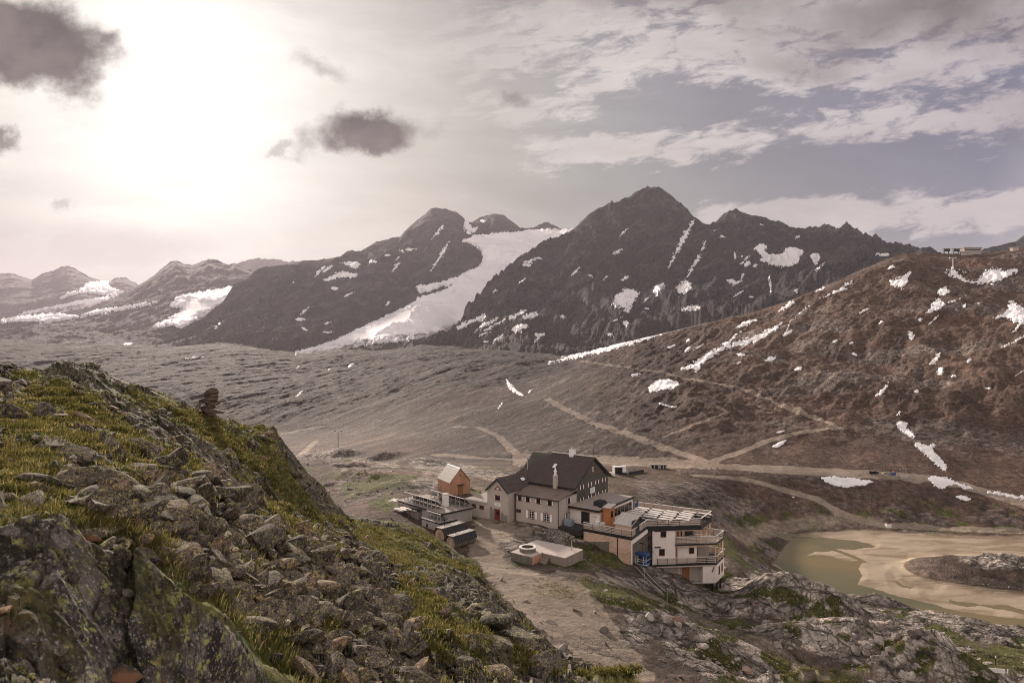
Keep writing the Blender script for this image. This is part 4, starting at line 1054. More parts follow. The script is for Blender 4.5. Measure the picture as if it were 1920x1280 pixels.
window(hut, H, 1, 0, 2.75, 3.45, 3.35, 4.15, 1, .08, shut=.16, mull=0, trans=0, bars=False)
window(hut, H, 1, 0, 2.3, 3.35, .62, 1.85, 1, .1, shut=.3, mull=2, trans=2)
for hh, z0 in ((0, 4.92), (1, 2.78)):
    for tcen in (7.25, 9.9, 12.4, 14.85): window(hut, H, 1, 0, tcen-.28, tcen+.28, z0, z0+.68, 1, .06, shut=.26, mull=0, trans=0, bars=False)
window(hut, H, 1, .06, 10.75, 11.1, 7.35, 8.05, 1, .05, fm=M_WHITE, bars=False)
# door, sign boards
w = MB(); w.box(H, -11.35, -10.25, -1.80, -1.70, -.05, 1.82); dr = w.build('door', M_RED, hut)
w = MB(); w.box(H, -10.95, -10.5, -1.815, -1.79, .95, 1.5); w.build('pane', M_GLASS, dr)
w = MB(); w.box(H, -11.6, -10.0, -2.6, -1.72, -.3, -.06); w.build('doorstep', M_CONC, hut)
def board(f, axis, plane, c0, c1, h0, h1, out, lines, name='name_board', parent=None):
    w = MB()
    if axis == 0: w.box(f, c0, c1, min(plane, plane+out*.04), max(plane, plane+out*.04), h0, h1)
    else: w.box(f, min(plane, plane+out*.04), max(plane, plane+out*.04), c0, c1, h0, h1)
    o = w.build(name, M_WHITE, parent)
    q = MB(); rr = random.Random(9); n = len(lines)
    for i, ln in enumerate(lines):                         # illegible rows of small dark lettering
        z = h1-(h1-h0)*(i+.72)/(n+.3); p = c0+.12
        lim = c0+.12+(c1-c0-.24)*ln
        while p < lim:
            d = rr.uniform(.04, .09)
            a = plane+out*.041; b = plane+out*.046
            if axis == 0: q.box(f, p, p+d, min(a, b), max(a, b), z, z+(h1-h0)*.16)
            else: q.box(f, min(a, b), max(a, b), p, p+d, z, z+(h1-h0)*.16)
            p += d+.035
    q.build('lettering', M_GREYM, o)
board(H, 0, -1.765, -11.4, -10.1, 2.3, 2.85, -1, (.9, .75), parent=hut)
board(H, 1, .0, 10.1, 11.65, 3.65, 4.6, 1, (.95, .8, .9), parent=hut)
# chimneys, skylights, masts
w = MB(); w.box(H, -4.4, -3.55, 10.4, 11.2, 9.2, 10.75); c_ = w.build('chimney', M_WHITE, hut)
w = MB(); w.box(H, -4.45, -3.5, 10.35, 11.25, 10.751, 10.83); w.tube(H(-4, 10.8, 10.83), H(-4, 10.8, 11.2), .1); w.build('chimney_cap', M_GREYM, c_)
w = MB(); w.box(H, -3.62, -3.02, 4.0, 4.6, 4.7, 7.35); c_ = w.build('chimney', M_PLAS, hut)
w = MB(); w.tube(H(-3.32,4.3,7.35), H(-3.32,4.3,7.95), .2); w.tube(H(-3.32,4.3,7.96), H(-3.32,4.3,8.1), .27); w.tube(H(-3.32,4.3,8.1), H(-3.32,4.3,8.5), .12); w.build('chimney_pot', M_WHITE, c_)
def skylight(s0, s1, t0, t1, hf, ax):
    w = MB(); p = [H(s0,t0,hf(s0,t0)+.1), H(s1,t0,hf(s1,t0)+.1), H(s1,t1,hf(s1,t1)+.1), H(s0,t1,hf(s0,t1)+.1)]
    w.poly(p, (0,0,-.14)); o = w.build('skylight', M_BLACK, hut)
    c = sum(p, Vector())/4; w = MB(); w.poly([c+(q-c)*.8+Vector((0,0,.012)) for q in p]); w.build('pane', plain('skylight_glass', (.75,.74,.74), .12, .0, .6), o)
skylight(-6.3, -5.5, 7.6, 8.7, lambda s_, t_: he+(t_-te)*sl, 0)
skylight(-9.9, -9.35, 3.2, 4.5, lambda s_, t_: 4.78+(-8.35-s_)*(2.14/2.35), 0)
w = MB(); w.tube(H(-10.7,6.8,6.8), H(-10.7,6.8,9.2), .08); w.bar(H(-11.2,6.8,9.1), H(-10.1,6.8,9.1), .05); w.tube(H(-11.0,6.8,9.1), H(-11.0,6.8,9.35), .06); w.build('mast', M_GREYM, hut)
w = MB(); w.tube(H(.2,10.9,9.8), H(.2,10.9,11.7), .035); w.build('mast', M_BLACK, hut)
w = MB(); w.tube(H(-4,10.8,11.2), H(-4,10.8,12.2), .02); w.build('mast', M_BLACK, hut)
w = MB(); w.tube(H(-12.4,7,5), H(-12.4,7,7.2), .12); w.tube(H(-12.6,6.8,7.3), H(-12.0,6.9,7.5), .16); w.build('flue', M_GREYM, hut)

# ---- flat-roofed porch on the right
w = MB(); w.box(H, .01, 5.5, 3.4, 15.0, -1, 2.68); w.build('porch_wall', M_WHITEW, hut)
w = MB(); w.box(H, .0, 5.75, 2.85, 15.2, 2.7, 3.0); w.build('porch_fascia', M_BLACK, hut)
w = MB(); w.box(H, .02, 5.6, 3.0, 15.05, 3.0, 3.06); w.build('porch_roof', M_FLATR, hut)
w = MB(); w.box(H, .05, 5.55, 3.2, 3.39, 2.42, 2.69); w.build('porch_beam', M_POST, hut)
w = MB(); w.box(H, 2.3, 3.55, 3.36, 3.42, .42, 2.4); dr = w.build('porch_door', M_BLACK, hut)
w = MB(); w.box(H, 3.56, 3.72, 3.34, 3.43, .42, 2.4); w.box(H, 2.16, 2.29, 3.34, 3.43, .42, 2.4); w.build('door_frame', M_BROWNF, hut)
w = MB(); w.box(H, 4.2, 5.0, 3.385, 3.40, 1.75, 1.86); w.build('lettering', M_GREYM, hut)
w = MB(); w.box(H, 3.4, 4.6, 5.2, 7.2, 3.05, 3.75); w.box(H, 4.6, 5.7, 4.7, 7.1, 3.06, 3.5); w.build('roof_hatch', M_BLACK, hut)
for i in range(5):
    window(hut, H, 1, 5.5, 8.0+i*1.35, 9.1+i*1.35, 1.0, 2.2, 1, .05, fm=M_BROWNF, bars=False)

cab = thing('lift_cabin', 'small orange timber stair cabin with pale roof beside the flat-roofed porch', 'cabin', H(6.4, 4.9, .3))
w = MB(); w.box(H, 5.76, 7.0, 3.9, 5.6, .0, 3.35); w.build('wall', boards('orange_boards', (.38,.135,.045), (.52,.21,.08), VA, .18), cab)
w = MB(); w.poly([H(5.76,3.75,3.36), H(7.15,3.75,3.36), H(7.15,5.8,3.62), H(5.76,5.8,3.62)], (0,0,.1)); w.build('roof', M_PALER, cab)
window(cab, H, 1, 7.0, 4.4, 4.95, 1.9, 2.8, 1, .06, fm=M_BLACK, bars=False)
w = MB(); w.box(H, 0.0, 3.84, -.0+.05, 3.4, -.6, .28); o = w.build('paved_forecourt', M_ASPH); tag(o, 'dark paved forecourt between the grey hut wall and the timber terrace', 'forecourt')
w = MB(); w.box(H, .35, 1.75, .9, 2.0, .29, 1.25); o = w.build('storage_box', plain('blue_grey_box', (.20,.23,.25), .5), None, .06); tag(o, 'blue grey storage box standing by the hut corner', 'box')
for i, (q, lab) in enumerate((((5.35,3.0),'white water tank standing left of the other on the terrace'), ((6.6,2.3),'pale round water tank in front of the orange cabin'))):
    w = MB(); w.tube(H(*q, .3), H(*q, 1.3+i*.1), .42+.1*i, n=20); w.tube(H(*q, 1.3+i*.1), H(*q, 1.45+i*.1), .42+.1*i, .25, n=20); o = w.build('water_tank', M_WHITE if i == 0 else M_PALER, None); tag(o, lab, 'tank', 'tanks by the porch')
# ------------------------------------------------------------------ the terrace building on the slope: three decks, white walls, bay of the goods lift
tb = thing('terrace_building', 'modern white terrace building on the slope with three slatted timber decks and black stilts', 'building', T(5, 2, -6))
dk1 = [(-10.26,-.1),(-4.07,-5.76),(0,0),(8.85,0),(12.43,4.6),(1.6,12.3)]
w = MB(); w.prism(T, dk1, -.05, .2); w.build('deck_slab', M_BLACK, tb)
w = MB(); w.prism(T, [(-10.15,-.15),(-4.05,-5.6),(.03,.1),(8.78,.1),(12.3,4.6),(1.6,12.2)], .2, .28); w.build('deck_boards', M_ASPH, tb)
w = MB(); w.prism(T, [(-.0,-.03),(8.9,-.03),(12.5,4.6),(12.4,4.68),(8.85,.05),(0,.05)], -.38, -.06); w.build('edge_beam', M_BLACK, tb)
w = MB(); w.prism(T, [(4.6,.02),(8.8,.02),(8.8,.3),(4.6,.3)], -.52, -.39); w.build('beam', M_POST, tb)
railing(tb, [T(-10.2,-.2,.28), T(-4.07,-5.7,.28), T(0,.05,.28)], 1.1, 4)
railing(tb, [T(0,.05,.28), T(8.8,.05,.28)], 1.1, 3, slat=.16)
railing(tb, [T(8.8,.05,.28), T(12.38,4.6,.28)], 1.1, 0)
railing(tb, [T(12.38,4.6,.28), T(1.6,12.2,.28)], 1.1, 4, slat=.22)
# upper white wall, recessed inner walls
w = MB(); w.prism(T, [(.95,.12),(4.68,.12),(4.68,7),(.95,7)], -6.2, -.06); w.build('wall', M_WHITEW, tb)
w = MB(); w.prism(T, [(4.7,1.3),(6.6,1.3),(6.6,6),(4.7,6)], -2.58, -.39); w.build('loggia_wall', M_LARCHH, tb)
w = MB(); w.prism(T, [(5.3,1.26),(5.65,1.26),(5.65,1.4),(5.3,1.4)], -2.4, -.5); w.build('door', M_DOORW, tb)
w = MB(); w.prism(T, [(5.95,1.26),(6.2,1.26),(6.2,1.4),(5.95,1.4)], -2.4, -.5); w.build('door', M_BLACK, tb)
w = MB(); w.prism(T, [(6.6,3.4),(9.5,5.2),(7,8),(5,6)], -2.58, -.06); w.build('loggia_wall', M_BLACK, tb)  # no wall here: black block standing in for the dark void of the open loggia
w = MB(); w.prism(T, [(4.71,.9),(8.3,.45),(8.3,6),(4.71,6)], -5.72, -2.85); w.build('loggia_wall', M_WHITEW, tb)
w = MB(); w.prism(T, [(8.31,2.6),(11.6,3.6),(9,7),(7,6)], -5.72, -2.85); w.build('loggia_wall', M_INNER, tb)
w = MB(); w.prism(T, [(8.8,2.55),(9.4,2.7),(9.3,2.9),(8.7,2.8)], -5.6, -3.3); w.build('door', M_DOORW, tb)
w = MB(); w.prism(T, [(4.72,.78),(5.2,.7),(5.2,.95),(4.72,1.0)], -5.6, -3.05); w.build('door', M_DOORW, tb)
# middle and lower decks
dk2 = [(4.6,-.02),(11.35,-.02),(13.9,2.9),(11.3,5.2),(4.6,5.0)]
w = MB(); w.prism(T, dk2, -2.85, -2.6); w.build('deck_slab', M_BLACK, tb)
w = MB(); w.prism(T, [(4.65,.1),(11.3,.1),(13.7,2.9),(11.2,5.1),(4.65,4.9)], -2.6, -2.54); w.build('deck_boards', M_DECK, tb)
w = MB(); w.prism(T, [(4.62,-.05),(11.3,-.05),(11.3,.12),(4.62,.12)], -2.98, -2.86); w.build('beam', M_POST, tb)
railing(tb, [T(4.75,.0,-2.54), T(11.28,.0,-2.54)], 1.1, 4)
railing(tb, [T(11.28,.0,-2.54), T(13.8,2.9,-2.54)], 1.1, 0)
railing(tb, [T(13.8,2.9,-2.54), T(11.25,5.1,-2.54), T(7.5,5.0,-2.54)], 1.1, 4)
dk3 = [(1.0,-.05),(11.4,-.05),(14.4,3.8),(11.2,6.0),(1,5)]
w = MB(); w.prism(T, dk3, -6.0, -5.75); w.build('deck_slab', M_BLACK, tb)
w = MB(); w.prism(T, [(1.5,-.07),(11.3,-.07),(11.3,.1),(1.5,.1)], -6.2, -6.01); w.build('beam', M_RAIL, tb)
railing(tb, [T(1.7,-.02,-5.75), T(11.35,-.02,-5.75)], 1.05, 3, slat=.12)
railing(tb, [T(11.35,-.02,-5.75), T(14.3,3.8,-5.75)], 1.05, 2)
railing(tb, [T(14.3,3.8,-5.75), T(11.2,5.9,-5.75)], 1.05, 4)
for (a, b, h0, h1) in ((8.72,.1,-2.6,-.4),(9.9,1.55,-2.6,-.1),(10.9,2.85,-2.6,-.1),(12.1,4.35,-2.6,-.1),(11.2,.08,-5.75,-2.86),(12.5,1.5,-5.75,-2.86),(13.6,2.75,-5.75,-2.86)):
    w = MB(); w.bar(T(a, b, h0), T(a, b, h1), .2); w.build('post', M_POST, tb)
# lowest storey
w = MB(); w.prism(T, [(1.2,1.0),(9.1,1.0),(9.1,6),(1.2,6)], -9.6, -6.01); w.build('wall', M_INNER, tb)
w = MB(); w.prism(T, [(9.12,.0),(11.35,.0),(14.1,3.5),(11,6.2),(9.12,6)], -8.85, -6.02); w.build('wall', M_WHITEW, tb)
w = MB(); w.prism(T, [(9.1,-.02),(11.3,-.02),(11.3,.8),(7,.8),(7,.2)], -9.0, -8.86); w.build('floor_slab', M_CONC, tb)
w = MB(); w.prism(T, [(6.1,.94),(7.2,.94),(7.2,1.02),(6.1,1.02)], -8.6, -6.25); w.build('door', M_DOORW, tb)
w = MB(); w.bar(T(7.35,.6,-8.9), T(7.35,.6,-6.1), .16); w.build('post', M_POST, tb)
for a, b in ((3.2,.98),(5.5,.98)):
    w = MB(); w.prism(T, [(a,b-.03),(a+.12,b-.03),(a+.12,b+.03),(a,b+.03)], -9, -6.05); w.build('pilaster', M_WHITEW, tb)
w = MB(); w.bar(T(10.6,-.1,-7.1), T(10.95,-.12,-6.3), .1); w.build('bracket', M_BLACK, tb)
for a, b, bot in ((10.9,.5,-11.2),(12.1,1.7,-11.4),(13.2,2.9,-11.6),(10.8,4.5,-11.2)):
    w = MB(); w.bar(T(a, b, bot), T(a, b, -8.86), .24); w.build('stilt', M_BLACK, tb)
w = MB(); w.prism(T, [(6.8,1.2),(9,1.2),(9,3),(6.8,3)], -11, -8.9); w.build('foundation', M_CONC, tb)
# windows and slots on the white wall
for a, z0, z1 in ((2.35,-1.35,-.5),(2.1,-4.25,-3.35)): window(tb, T, 0, .12, a, a+.75, z0, z1, -1, .09, fm=M_BROWNF, bars=False)
window(tb, T, 0, .5, 7.15, 7.8, -4.2, -3.4, -1, .09, fm=M_BROWNF, bars=False)
for z in (-.55, -3.1):
    w = MB(); w.box(T, 1.3, 2.3, .07, .14, z, z+.2); w.build('vent_slot', M_BLACK, tb)
RT = Fr(T(11.35,0,0), math.atan2(.0977,.996)+math.atan2(3.5,2.75))
for a in (1.3, 2.9): window(tb, RT, 0, 0, a, a+.5, -7.9, -6.7, -1, .07, fm=M_BROWNF, bars=False)
w = MB(); w.tube(T(.8,.02,-.2), T(.8,.02,-5.8), .08); w.build('downpipe', M_BLACK, tb)
# timber-clad wall under the upper terrace and the lift bay
w = MB(); w.poly([H(4.0,1.0,-1.6), H(12.2,1.0,-4.6), H(12.2,1.0,-.06), H(4.0,1.0,-.06)], VB*.25); w.build('timber_wall', M_LARCHH, tb)
w = MB(); w.poly([H(5.03,.985,-2.4), H(8.5,.985,-3.0), H(8.5,.985,-.85), H(5.03,.985,-1.5)], -VB*.03); w.build('sliding_door', M_DARKW, tb)
w = MB(); w.bar(H(9.9,.95,-.05), H(9.9,.95,-3.2), .12); w.build('downpipe', M_BLACK, tb)
w = MB(); w.bar(H(12.22,1.05,-4.6), H(12.22,1.05,-.1), .18); w.build('corner_post', M_WHITEW, tb)
w = MB(); w.bar(T(-4.0,-5.7,-.35), T(.0,-.02,-.35), .3, .5); w.build('bay_beam', M_WHITEW, tb)
w = MB(); w.poly([H(5.2,1.3,-4.6), H(5.2,8.5,-4.6), H(5.2,8.5,-.1), H(5.2,1.3,-.1)], VA*.2); w.build('bay_wall', M_LARCHH, tb)
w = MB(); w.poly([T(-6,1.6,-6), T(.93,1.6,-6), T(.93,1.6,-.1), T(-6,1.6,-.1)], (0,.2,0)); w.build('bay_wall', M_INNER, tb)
w = MB(); w.poly([T(-6.2,-3,-4.72), T(-3.9,-5.4,-4.72), T(.9,.1,-4.72), T(.9,1.6,-4.72), T(-6.2,1.6,-4.72)], (0,0,.1)); w.build('bay_floor', M_CONC, tb)
# lift mast with sheaves standing in the bay
ms = thing('lift_mast', 'dark steel lift mast with pulley wheels at the corner of the white wall', 'mast', T(.3, -.2, -5.8))
w = MB()
for a, b in ((.05,-.35),(.6,-.35)): w.bar(T(a,b,-6.0), T(a*.7+.1,b,-1.5), .09)
for k in range(9): w.bar(T(.08,-.35,-5.8+k*.48), T(.55,-.35,-5.5+k*.48+.2), .05)
w.build('lattice', M_BLACK, ms)
for k, z in enumerate((-3.1, -2.6, -1.3)):
    w = MB(); w.ring(T(.3,-.42,z), T.b, .12, .26, .08, 16); w.build('pulley', M_BLACK, ms)
gd = thing('goods_gondola', 'small blue open goods gondola with white rails hanging in the lift bay', 'gondola', H(12.35, 4.3, -4.35))
w = MB(); w.box(H, 11.5, 13.4, 3.5, 4.9, -4.45, -4.33); w.build('floor', M_BLUE, gd)
w = MB(); w.box(H, 11.5, 13.4, 3.5, 4.9, -2.95, -2.65); w.build('roof', M_BLUE, gd)
w = MB(); w.box(H, 11.52, 13.38, 4.8, 4.88, -4.33, -2.96); w.build('back_panel', M_BLUE, gd)
w = MB()
for a in (11.55, 12.0, 12.9, 13.35): w.bar(H(a,3.55,-4.33), H(a,3.55,-2.96), .06)
for z in (-4.25, -3.8, -3.5): w.bar(H(11.55,3.55,z), H(13.35,3.55,z), .05)
for z in (-4.25, -3.6): w.bar(H(13.35,3.55,z), H(13.35,4.85,z), .05)
w.build('rails', M_WHITE, gd)
w = MB(); w.bar(H(12.4,4.2,-2.65), H(12.4,4.2,-1.2), .08); w.bar(H(12.0,4.2,-1.2), H(12.8,4.2,-1.2), .14); w.build('hanger', M_BLACK, gd)
# lift cables running out over the lake
p0 = T(.5,-.4,-2.7); 
for k, (e, lab) in enumerate(((Vector((80, 150, -55.5)), 'upper of the two thin lift cables running out from the bay'), (Vector((80.6, 146, -58.2)), 'lower of the two thin lift cables running out from the bay'))):
    st = p0+Vector((0,0,-.5*k)); w = MB(); pr = st
    for i in range(1, 25):
        q = st.lerp(e, i/24)+Vector((0,0,-7*(1-(2*i/24-1)**2))); w.tube(pr, q, .018, n=5, cap=False); pr = q
    o = w.build('cable', M_BLACK); tag(o, lab, 'cable', 'lift cables')
# kiosk on the terrace
ks = thing('terrace_kiosk', 'small timber kiosk with pitched sheet roof on the upper terrace', 'kiosk', H(10, 3.3, .3))
w = MB(); w.poly([H(9.2,1.6,.28), H(11.9,1.6,.28), H(11.9,1.6,1.95), H(9.2,1.6,1.95)], VB*2.6); w.build('wall', M_LARCHH, ks)
w = MB(); w.box(H, 11.9, 11.96, 1.62, 4.2, .28, 2.6); w.build('side_wall', M_BLACK, ks)
roofk = [H(9.0,1.35,1.9), H(12.05,1.35,1.9), H(12.05,4.4,3.05), H(9.0,4.4,3.05)]
seam_roof('roof', M_PALER, ks, roofk, 6, .1)
# beer-garden tables on the terrace
def bench_table():
    r = thing('picnic_table', 'pale timber table with two benches on the upper terrace', 'table', (0,0,0), 'tables on the upper terrace')
    f0 = Fr((0,0,0), 0)
    w = MB(); w.box(f0, -1.1, 1.1, -.36, .36, .72, .78); w.build('tabletop', M_RAILT, r)
    for sd in (-1, 1):
        w = MB(); w.box(f0, -1.1, 1.1, sd*.62-.14, sd*.62+.14, .43, .48); w.build('bench_seat', M_RAILT, r)
    for sx_ in (-.85, .85):
        w = MB(); w.bar((sx_,-.62,.43), (sx_,.62,.43), .06); w.bar((sx_,-.3,0), (sx_,-.2,.72), .07); w.bar((sx_,.3,0), (sx_,.2,.72), .07); w.build('leg', M_BLACK, r)
    return r
tproto = bench_table(); first = True
ang = H.a.to_2d().angle_signed(Vector((1,0)))
rt = random.Random(3); polyD = [(-3.2,1.0),(.6,1.2),(8.2,.9),(11.4,4.4),(1.6,10.8)]
row = 0; n_t = 0
ea = (T.a.dot(H.a), T.b.dot(H.a))
for r_ in range(6):
    for c in range(7):
        # rows run along the hut's front direction, starting at the back rail
        base = Vector((11.2-r_*1.55*.45, 4.4-r_*1.55*.72))
        pw = base + Vector((-.80*c*2.62, .56*c*2.62))
        pt = (pw.x, pw.y)
        if not in_poly(np.array([pt[0]]), np.array([pt[1]]), polyD)[0]: continue
        P_ = T(pt[0]+rt.uniform(-.1,.1), pt[1]+rt.uniform(-.1,.1), .28); rel = P_-H.O
        hs, ht = rel.dot(H.a), rel.dot(H.b)
        if hs < 6.4 and ht < 16 or (8.4 < hs < 12.8 and ht < 5.2): continue
        o = tproto if first else dup(tproto)
        first = False; o.location = P_; o.rotation_euler = (0,0,-.632+rt.uniform(-.04,.04)); n_t += 1
print('tables', n_t)
fl = thing('flag', 'blue flag hanging from a short pole at the back of the terrace', 'flag', H(6.3, 15.6, .3))
w = MB(); w.tube(H(6.3,15.6,.28), H(6.3,15.6,2.9), .03); w.build('pole', M_GREYM, fl)
w = MB(); w.poly([H(6.3,15.6,2.8), H(6.3,15.6,1.3), H(5.9,15.3,1.1), H(5.75,15.2,1.35)], (.03,.03,0)); w.build('cloth', M_BLUE, fl)
w = MB(); w.poly([H(3.3,-.2,-1.0), H(4.4,.6,-1.3), H(.8,-2.2,-1.3), H(.2,-2.2,-.9)][:3]+[H(.4,-2.6,-1.2)], (0,0,-1.0)); o = w.build('retaining_wall', M_CONC); tag(o, 'low concrete retaining wall below the timber terrace wall', 'wall')

# ------------------------------------------------------------------ timber chapel-like hut
ch = thing('timber_cabin', 'small larch clad cabin with steep pale metal roof standing behind the solar racks', 'cabin', CH(2, 2.5, 0))
eh, ah, Ld = 2.35, 4.75, 5.2
wd = 4.2
w = MB(); w.poly([CH(0,0,-1.5), CH(wd,0,-1.5), CH(wd,0,eh), CH(wd/2,0,ah), CH(0,0,eh)], CH.b*.12); w.build('gable_wall', M_LARCHV, ch)
w = MB(); w.poly([CH(0,Ld,-1), CH(wd,Ld,-1), CH(wd,Ld,eh), CH(wd/2,Ld,ah), CH(0,Ld,eh)], -CH.b*.12); w.build('gable_wall', M_LARCHV, ch)
w = MB(); w.box(CH, 0, .12, .121, Ld-.121, -1.5, eh-.05); w.build('side_wall', M_LARCHV2, ch)
w = MB(); w.box(CH, wd-.12, wd, .121, Ld-.121, -1.5, eh-.05); w.build('side_wall', M_LARCHV2, ch)
for sd, m_ in ((0, M_PALER), (1, M_BLACK)):
    e = -.08 if sd == 0 else wd+.08
    quad = [CH(e,Ld+.1,eh-.02), CH(e,-.12,eh-.02), CH(wd/2,-.12,ah+.12), CH(wd/2,Ld+.1,ah+.12)]
    seam_roof('roof', M_PALER, ch, quad, 17, .07, .03)
w = MB(); w.bar(CH(wd+.02,-.14,eh), CH(wd/2,-.14,ah+.1), .05, .1); w.build('bargeboard', M_BLACK, ch)
w = MB(); w.box(CH, 1.75, 2.75, -.04, .06, -.2, 1.75); d_ = w.build('door', boards('cabin_door', (.20,.11,.045), (.30,.17,.07), CH.a, .14), ch)
w = MB(); w.box(CH, 1.5, 2.95, -.35, .0, 1.76, 1.86); w.build('door_canopy', M_BLACK, ch)
w = MB(); w.tube(CH(2.1,-.03,3.55), CH(2.1,.05,3.55), .17, n=16); w.build('round_window', M_GLASS, ch)

# ------------------------------------------------------------------ low service building with racks of solar collectors on its roof
z7 = lambda X, Y: (700+X/9.145, 900+Y/9.145)
SB = Fr(gp(829, 963.4, -27.5)-Vector((0,0,2.2)), math.atan2(-.731,.682))
sb = thing('service_building', 'low concrete service building with a flat gravel roof edged in black', 'building', SB(-4, 3, 0))
w = MB(); w.box(SB, -13, -.3, .3, 6.4, -1.5, 2.0); w.build('wall', M_CONC, sb)
w = MB(); w.box(SB, -13.2, 0, 0, 6.7, 2.0, 2.2); w.build('roof_edge', M_BLACK, sb)
w = MB(); w.box(SB, -13.1, -.1, .1, 6.6, 2.2, 2.26); w.build('roof', M_FLATR, sb)
w = MB(); w.box(SB, -4.2, -3.35, 3.2, 3.95, 2.26, 4.15); c_ = w.build('vent_shaft', M_WHITE, sb)
w = MB(); w.box(SB, -4.3, -3.25, 3.1, 4.05, 4.2, 4.32); w.build('shaft_cap', M_PALER, c_)
def solar_rack(s0, s1, t, h, lab, H1=1.5, run=1.8):
    r = thing('solar_rack', lab, 'solar rack', SB((s0+s1)/2, t, h), 'solar racks')
    w = MB(); w.poly([SB(s0,t,h+H1), SB(s1,t,h+H1), SB(s1,t+run,h+.15), SB(s0,t+run,h+.15)], (0,0,-.05)); w.build('collector_panel', M_SOLAR, r)
    w = MB(); w.bar(SB(s0,t-.02,h+H1+.02), SB(s1,t-.02,h+H1+.02), .12, .09); w.build('panel_edge', M_RAILT, r)
    w = MB(); n = max(3, round((s1-s0)/1.15))
    for i in range(n+1):
        s_ = s0+(s1-s0)*i/n
        w.bar(SB(s_,t+.05,h), SB(s_,t+.05,h+H1-.04), .07); w.bar(SB(s_,t,h+.05), SB(s_,t+run,h+.1), .07)
        if i < n:
            s2 = s0+(s1-s0)*(i+1)/n
            if i % 2 == 0: w.bar(SB(s_,t+.05,h+.1), SB((s_+s2)/2,t+.05,h+H1-.1), .05); w.bar(SB((s_+s2)/2,t+.05,h+H1-.1), SB(s2,t+.05,h+.1), .05)
    w.bar(SB(s0,t+.05,h+.08), SB(s1,t+.05,h+.08), .09); w.build('frame', M_GREYM, r)
    return r
solar_rack(-9.8, -.55, 4.9, 2.27, 'long rack of solar collectors at the rear edge of the service roof')
solar_rack(-11.5, -2.6, .6, 2.27, 'long rack of solar collectors at the front edge of the service roof')
# lower concrete front
S2 = Fr(gp(823.6, 981, -28.3)-Vector((0,0,1.3)), math.atan2(-.731,.682))
s2 = thing('concrete_store', 'rough concrete store with a flat black edged roof in front of the service building', 'store', S2(-2, 2, 0))
w = MB(); w.box(S2, -4.8, -.1, .1, 3.2, -2.2, 1.1); w.build('wall', M_CONC, s2)
w = MB(); w.box(S2, -.099, .0, .0, 3.6, 1.1, 1.3); w.box(S2, -4.8, 0, .0, .09, 1.12, 1.28); w.build('roof_edge', M_BLACK, s2)
w = MB(); w.box(S2, -4.8, -.1, .1, 3.5, 1.11, 1.2); w.build('roof', M_FLATR, s2)
w = MB(); w.box(S2, -4.7, -1.2, -.02, .09, 1.29, 1.4); w.build('coping', M_WHITEW, s2)
w = MB(); w.bar(S2(-3.2,.06,.6), S2(-3.2,.06,.1), .4, .08); w.build('vent_slot', M_BLACK, s2)
r = thing('solar_rack', 'short rack of solar collectors on the concrete store', 'solar rack', S2(-2.5, 1, 1.2), 'solar racks')
w = MB(); w.poly([S2(-4.5,.9,2.35), S2(-.8,.9,2.35), S2(-.8,2.4,1.35), S2(-4.5,2.4,1.35)], (0,0,-.05)); w.build('collector_panel', M_SOLAR, r)
w = MB(); w.bar(S2(-4.5,.88,2.37), S2(-.8,.88,2.37), .12, .09); w.build('panel_edge', M_RAILT, r)
w = MB()
for i in range(5):
    a = -4.5+i*.92; w.bar(S2(a,.95,1.2), S2(a,.95,2.32), .07); w.bar(S2(a,.9,1.25), S2(a,2.4,1.3), .07)
    if i < 4: w.bar(S2(a,.95,1.25), S2(a+.46,.95,2.25), .05); w.bar(S2(a+.46,.95,2.25), S2(a+.92,.95,1.25), .05)
w.bar(S2(-4.5,.95,1.28), S2(-.8,.95,1.28), .09); w.build('frame', M_GREYM, r)
# timber lean-to with a black roof, and the plank pile beside it
S3 = Fr(gp(783, 958, -28.0)-Vector((0,0,1.4)), math.atan2(-.731,.682))
s3 = thing('wood_store', 'grey boarded lean-to with a sloping black roof left of the concrete store', 'shed', S3(-2, 1, 0))
w = MB(); w.poly([S3(-3.4,.1,-2), S3(-.1,.1,-2), S3(-.1,.1,1.2), S3(-3.4,.1,.9)], S3.b*2.2); w.build('wall', M_DARKW2, s3)
w = MB(); w.poly([S3(-3.7,-.1,1.0), S3(.0,-.1,1.35), S3(.0,2.6,1.55), S3(-3.7,2.6,1.2)], (0,0,.12)); w.build('roof', M_BLACK, s3)
w = MB(); w.bar(S3(-3.7,-.13,1.05), S3(0,-.13,1.42), .04, .12); w.build('roof_trim', M_PALER, s3)
rr = random.Random(5)
for st_, (cu, cv, nl, lab) in enumerate(((757,947,20,'large stack of pale sawn planks left of the grey lean-to'),(736,943,14,'smaller stack of pale planks at the far left of the service building'),(748,958,10,'loose pale planks lying on the black roof edge of the lean-to'))):
    base = gp(cu, cv, -28.1)
    r = thing('plank_stack', lab, 'plank stack', base, 'plank stacks')
    for k in range(nl):
        lay, j = divmod(k, 5)
        L = rr.uniform(1.6, 2.8); o_ = base+S3.b*(j*.36+rr.uniform(-.05,.05))+S3.a*rr.uniform(-.5,.5)+Vector((0,0,.1+lay*.16+(j%2)*.02))
        dd2 = (S3.a+S3.b*rr.uniform(-.12,.12)).normalized()
        w = MB(); w.bar(o_-dd2*L/2, o_+dd2*L/2+Vector((0,0,rr.uniform(-.05,.08))), .26, .07); w.build('plank', M_RAILT if rr.random() < .7 else M_RAIL, r)

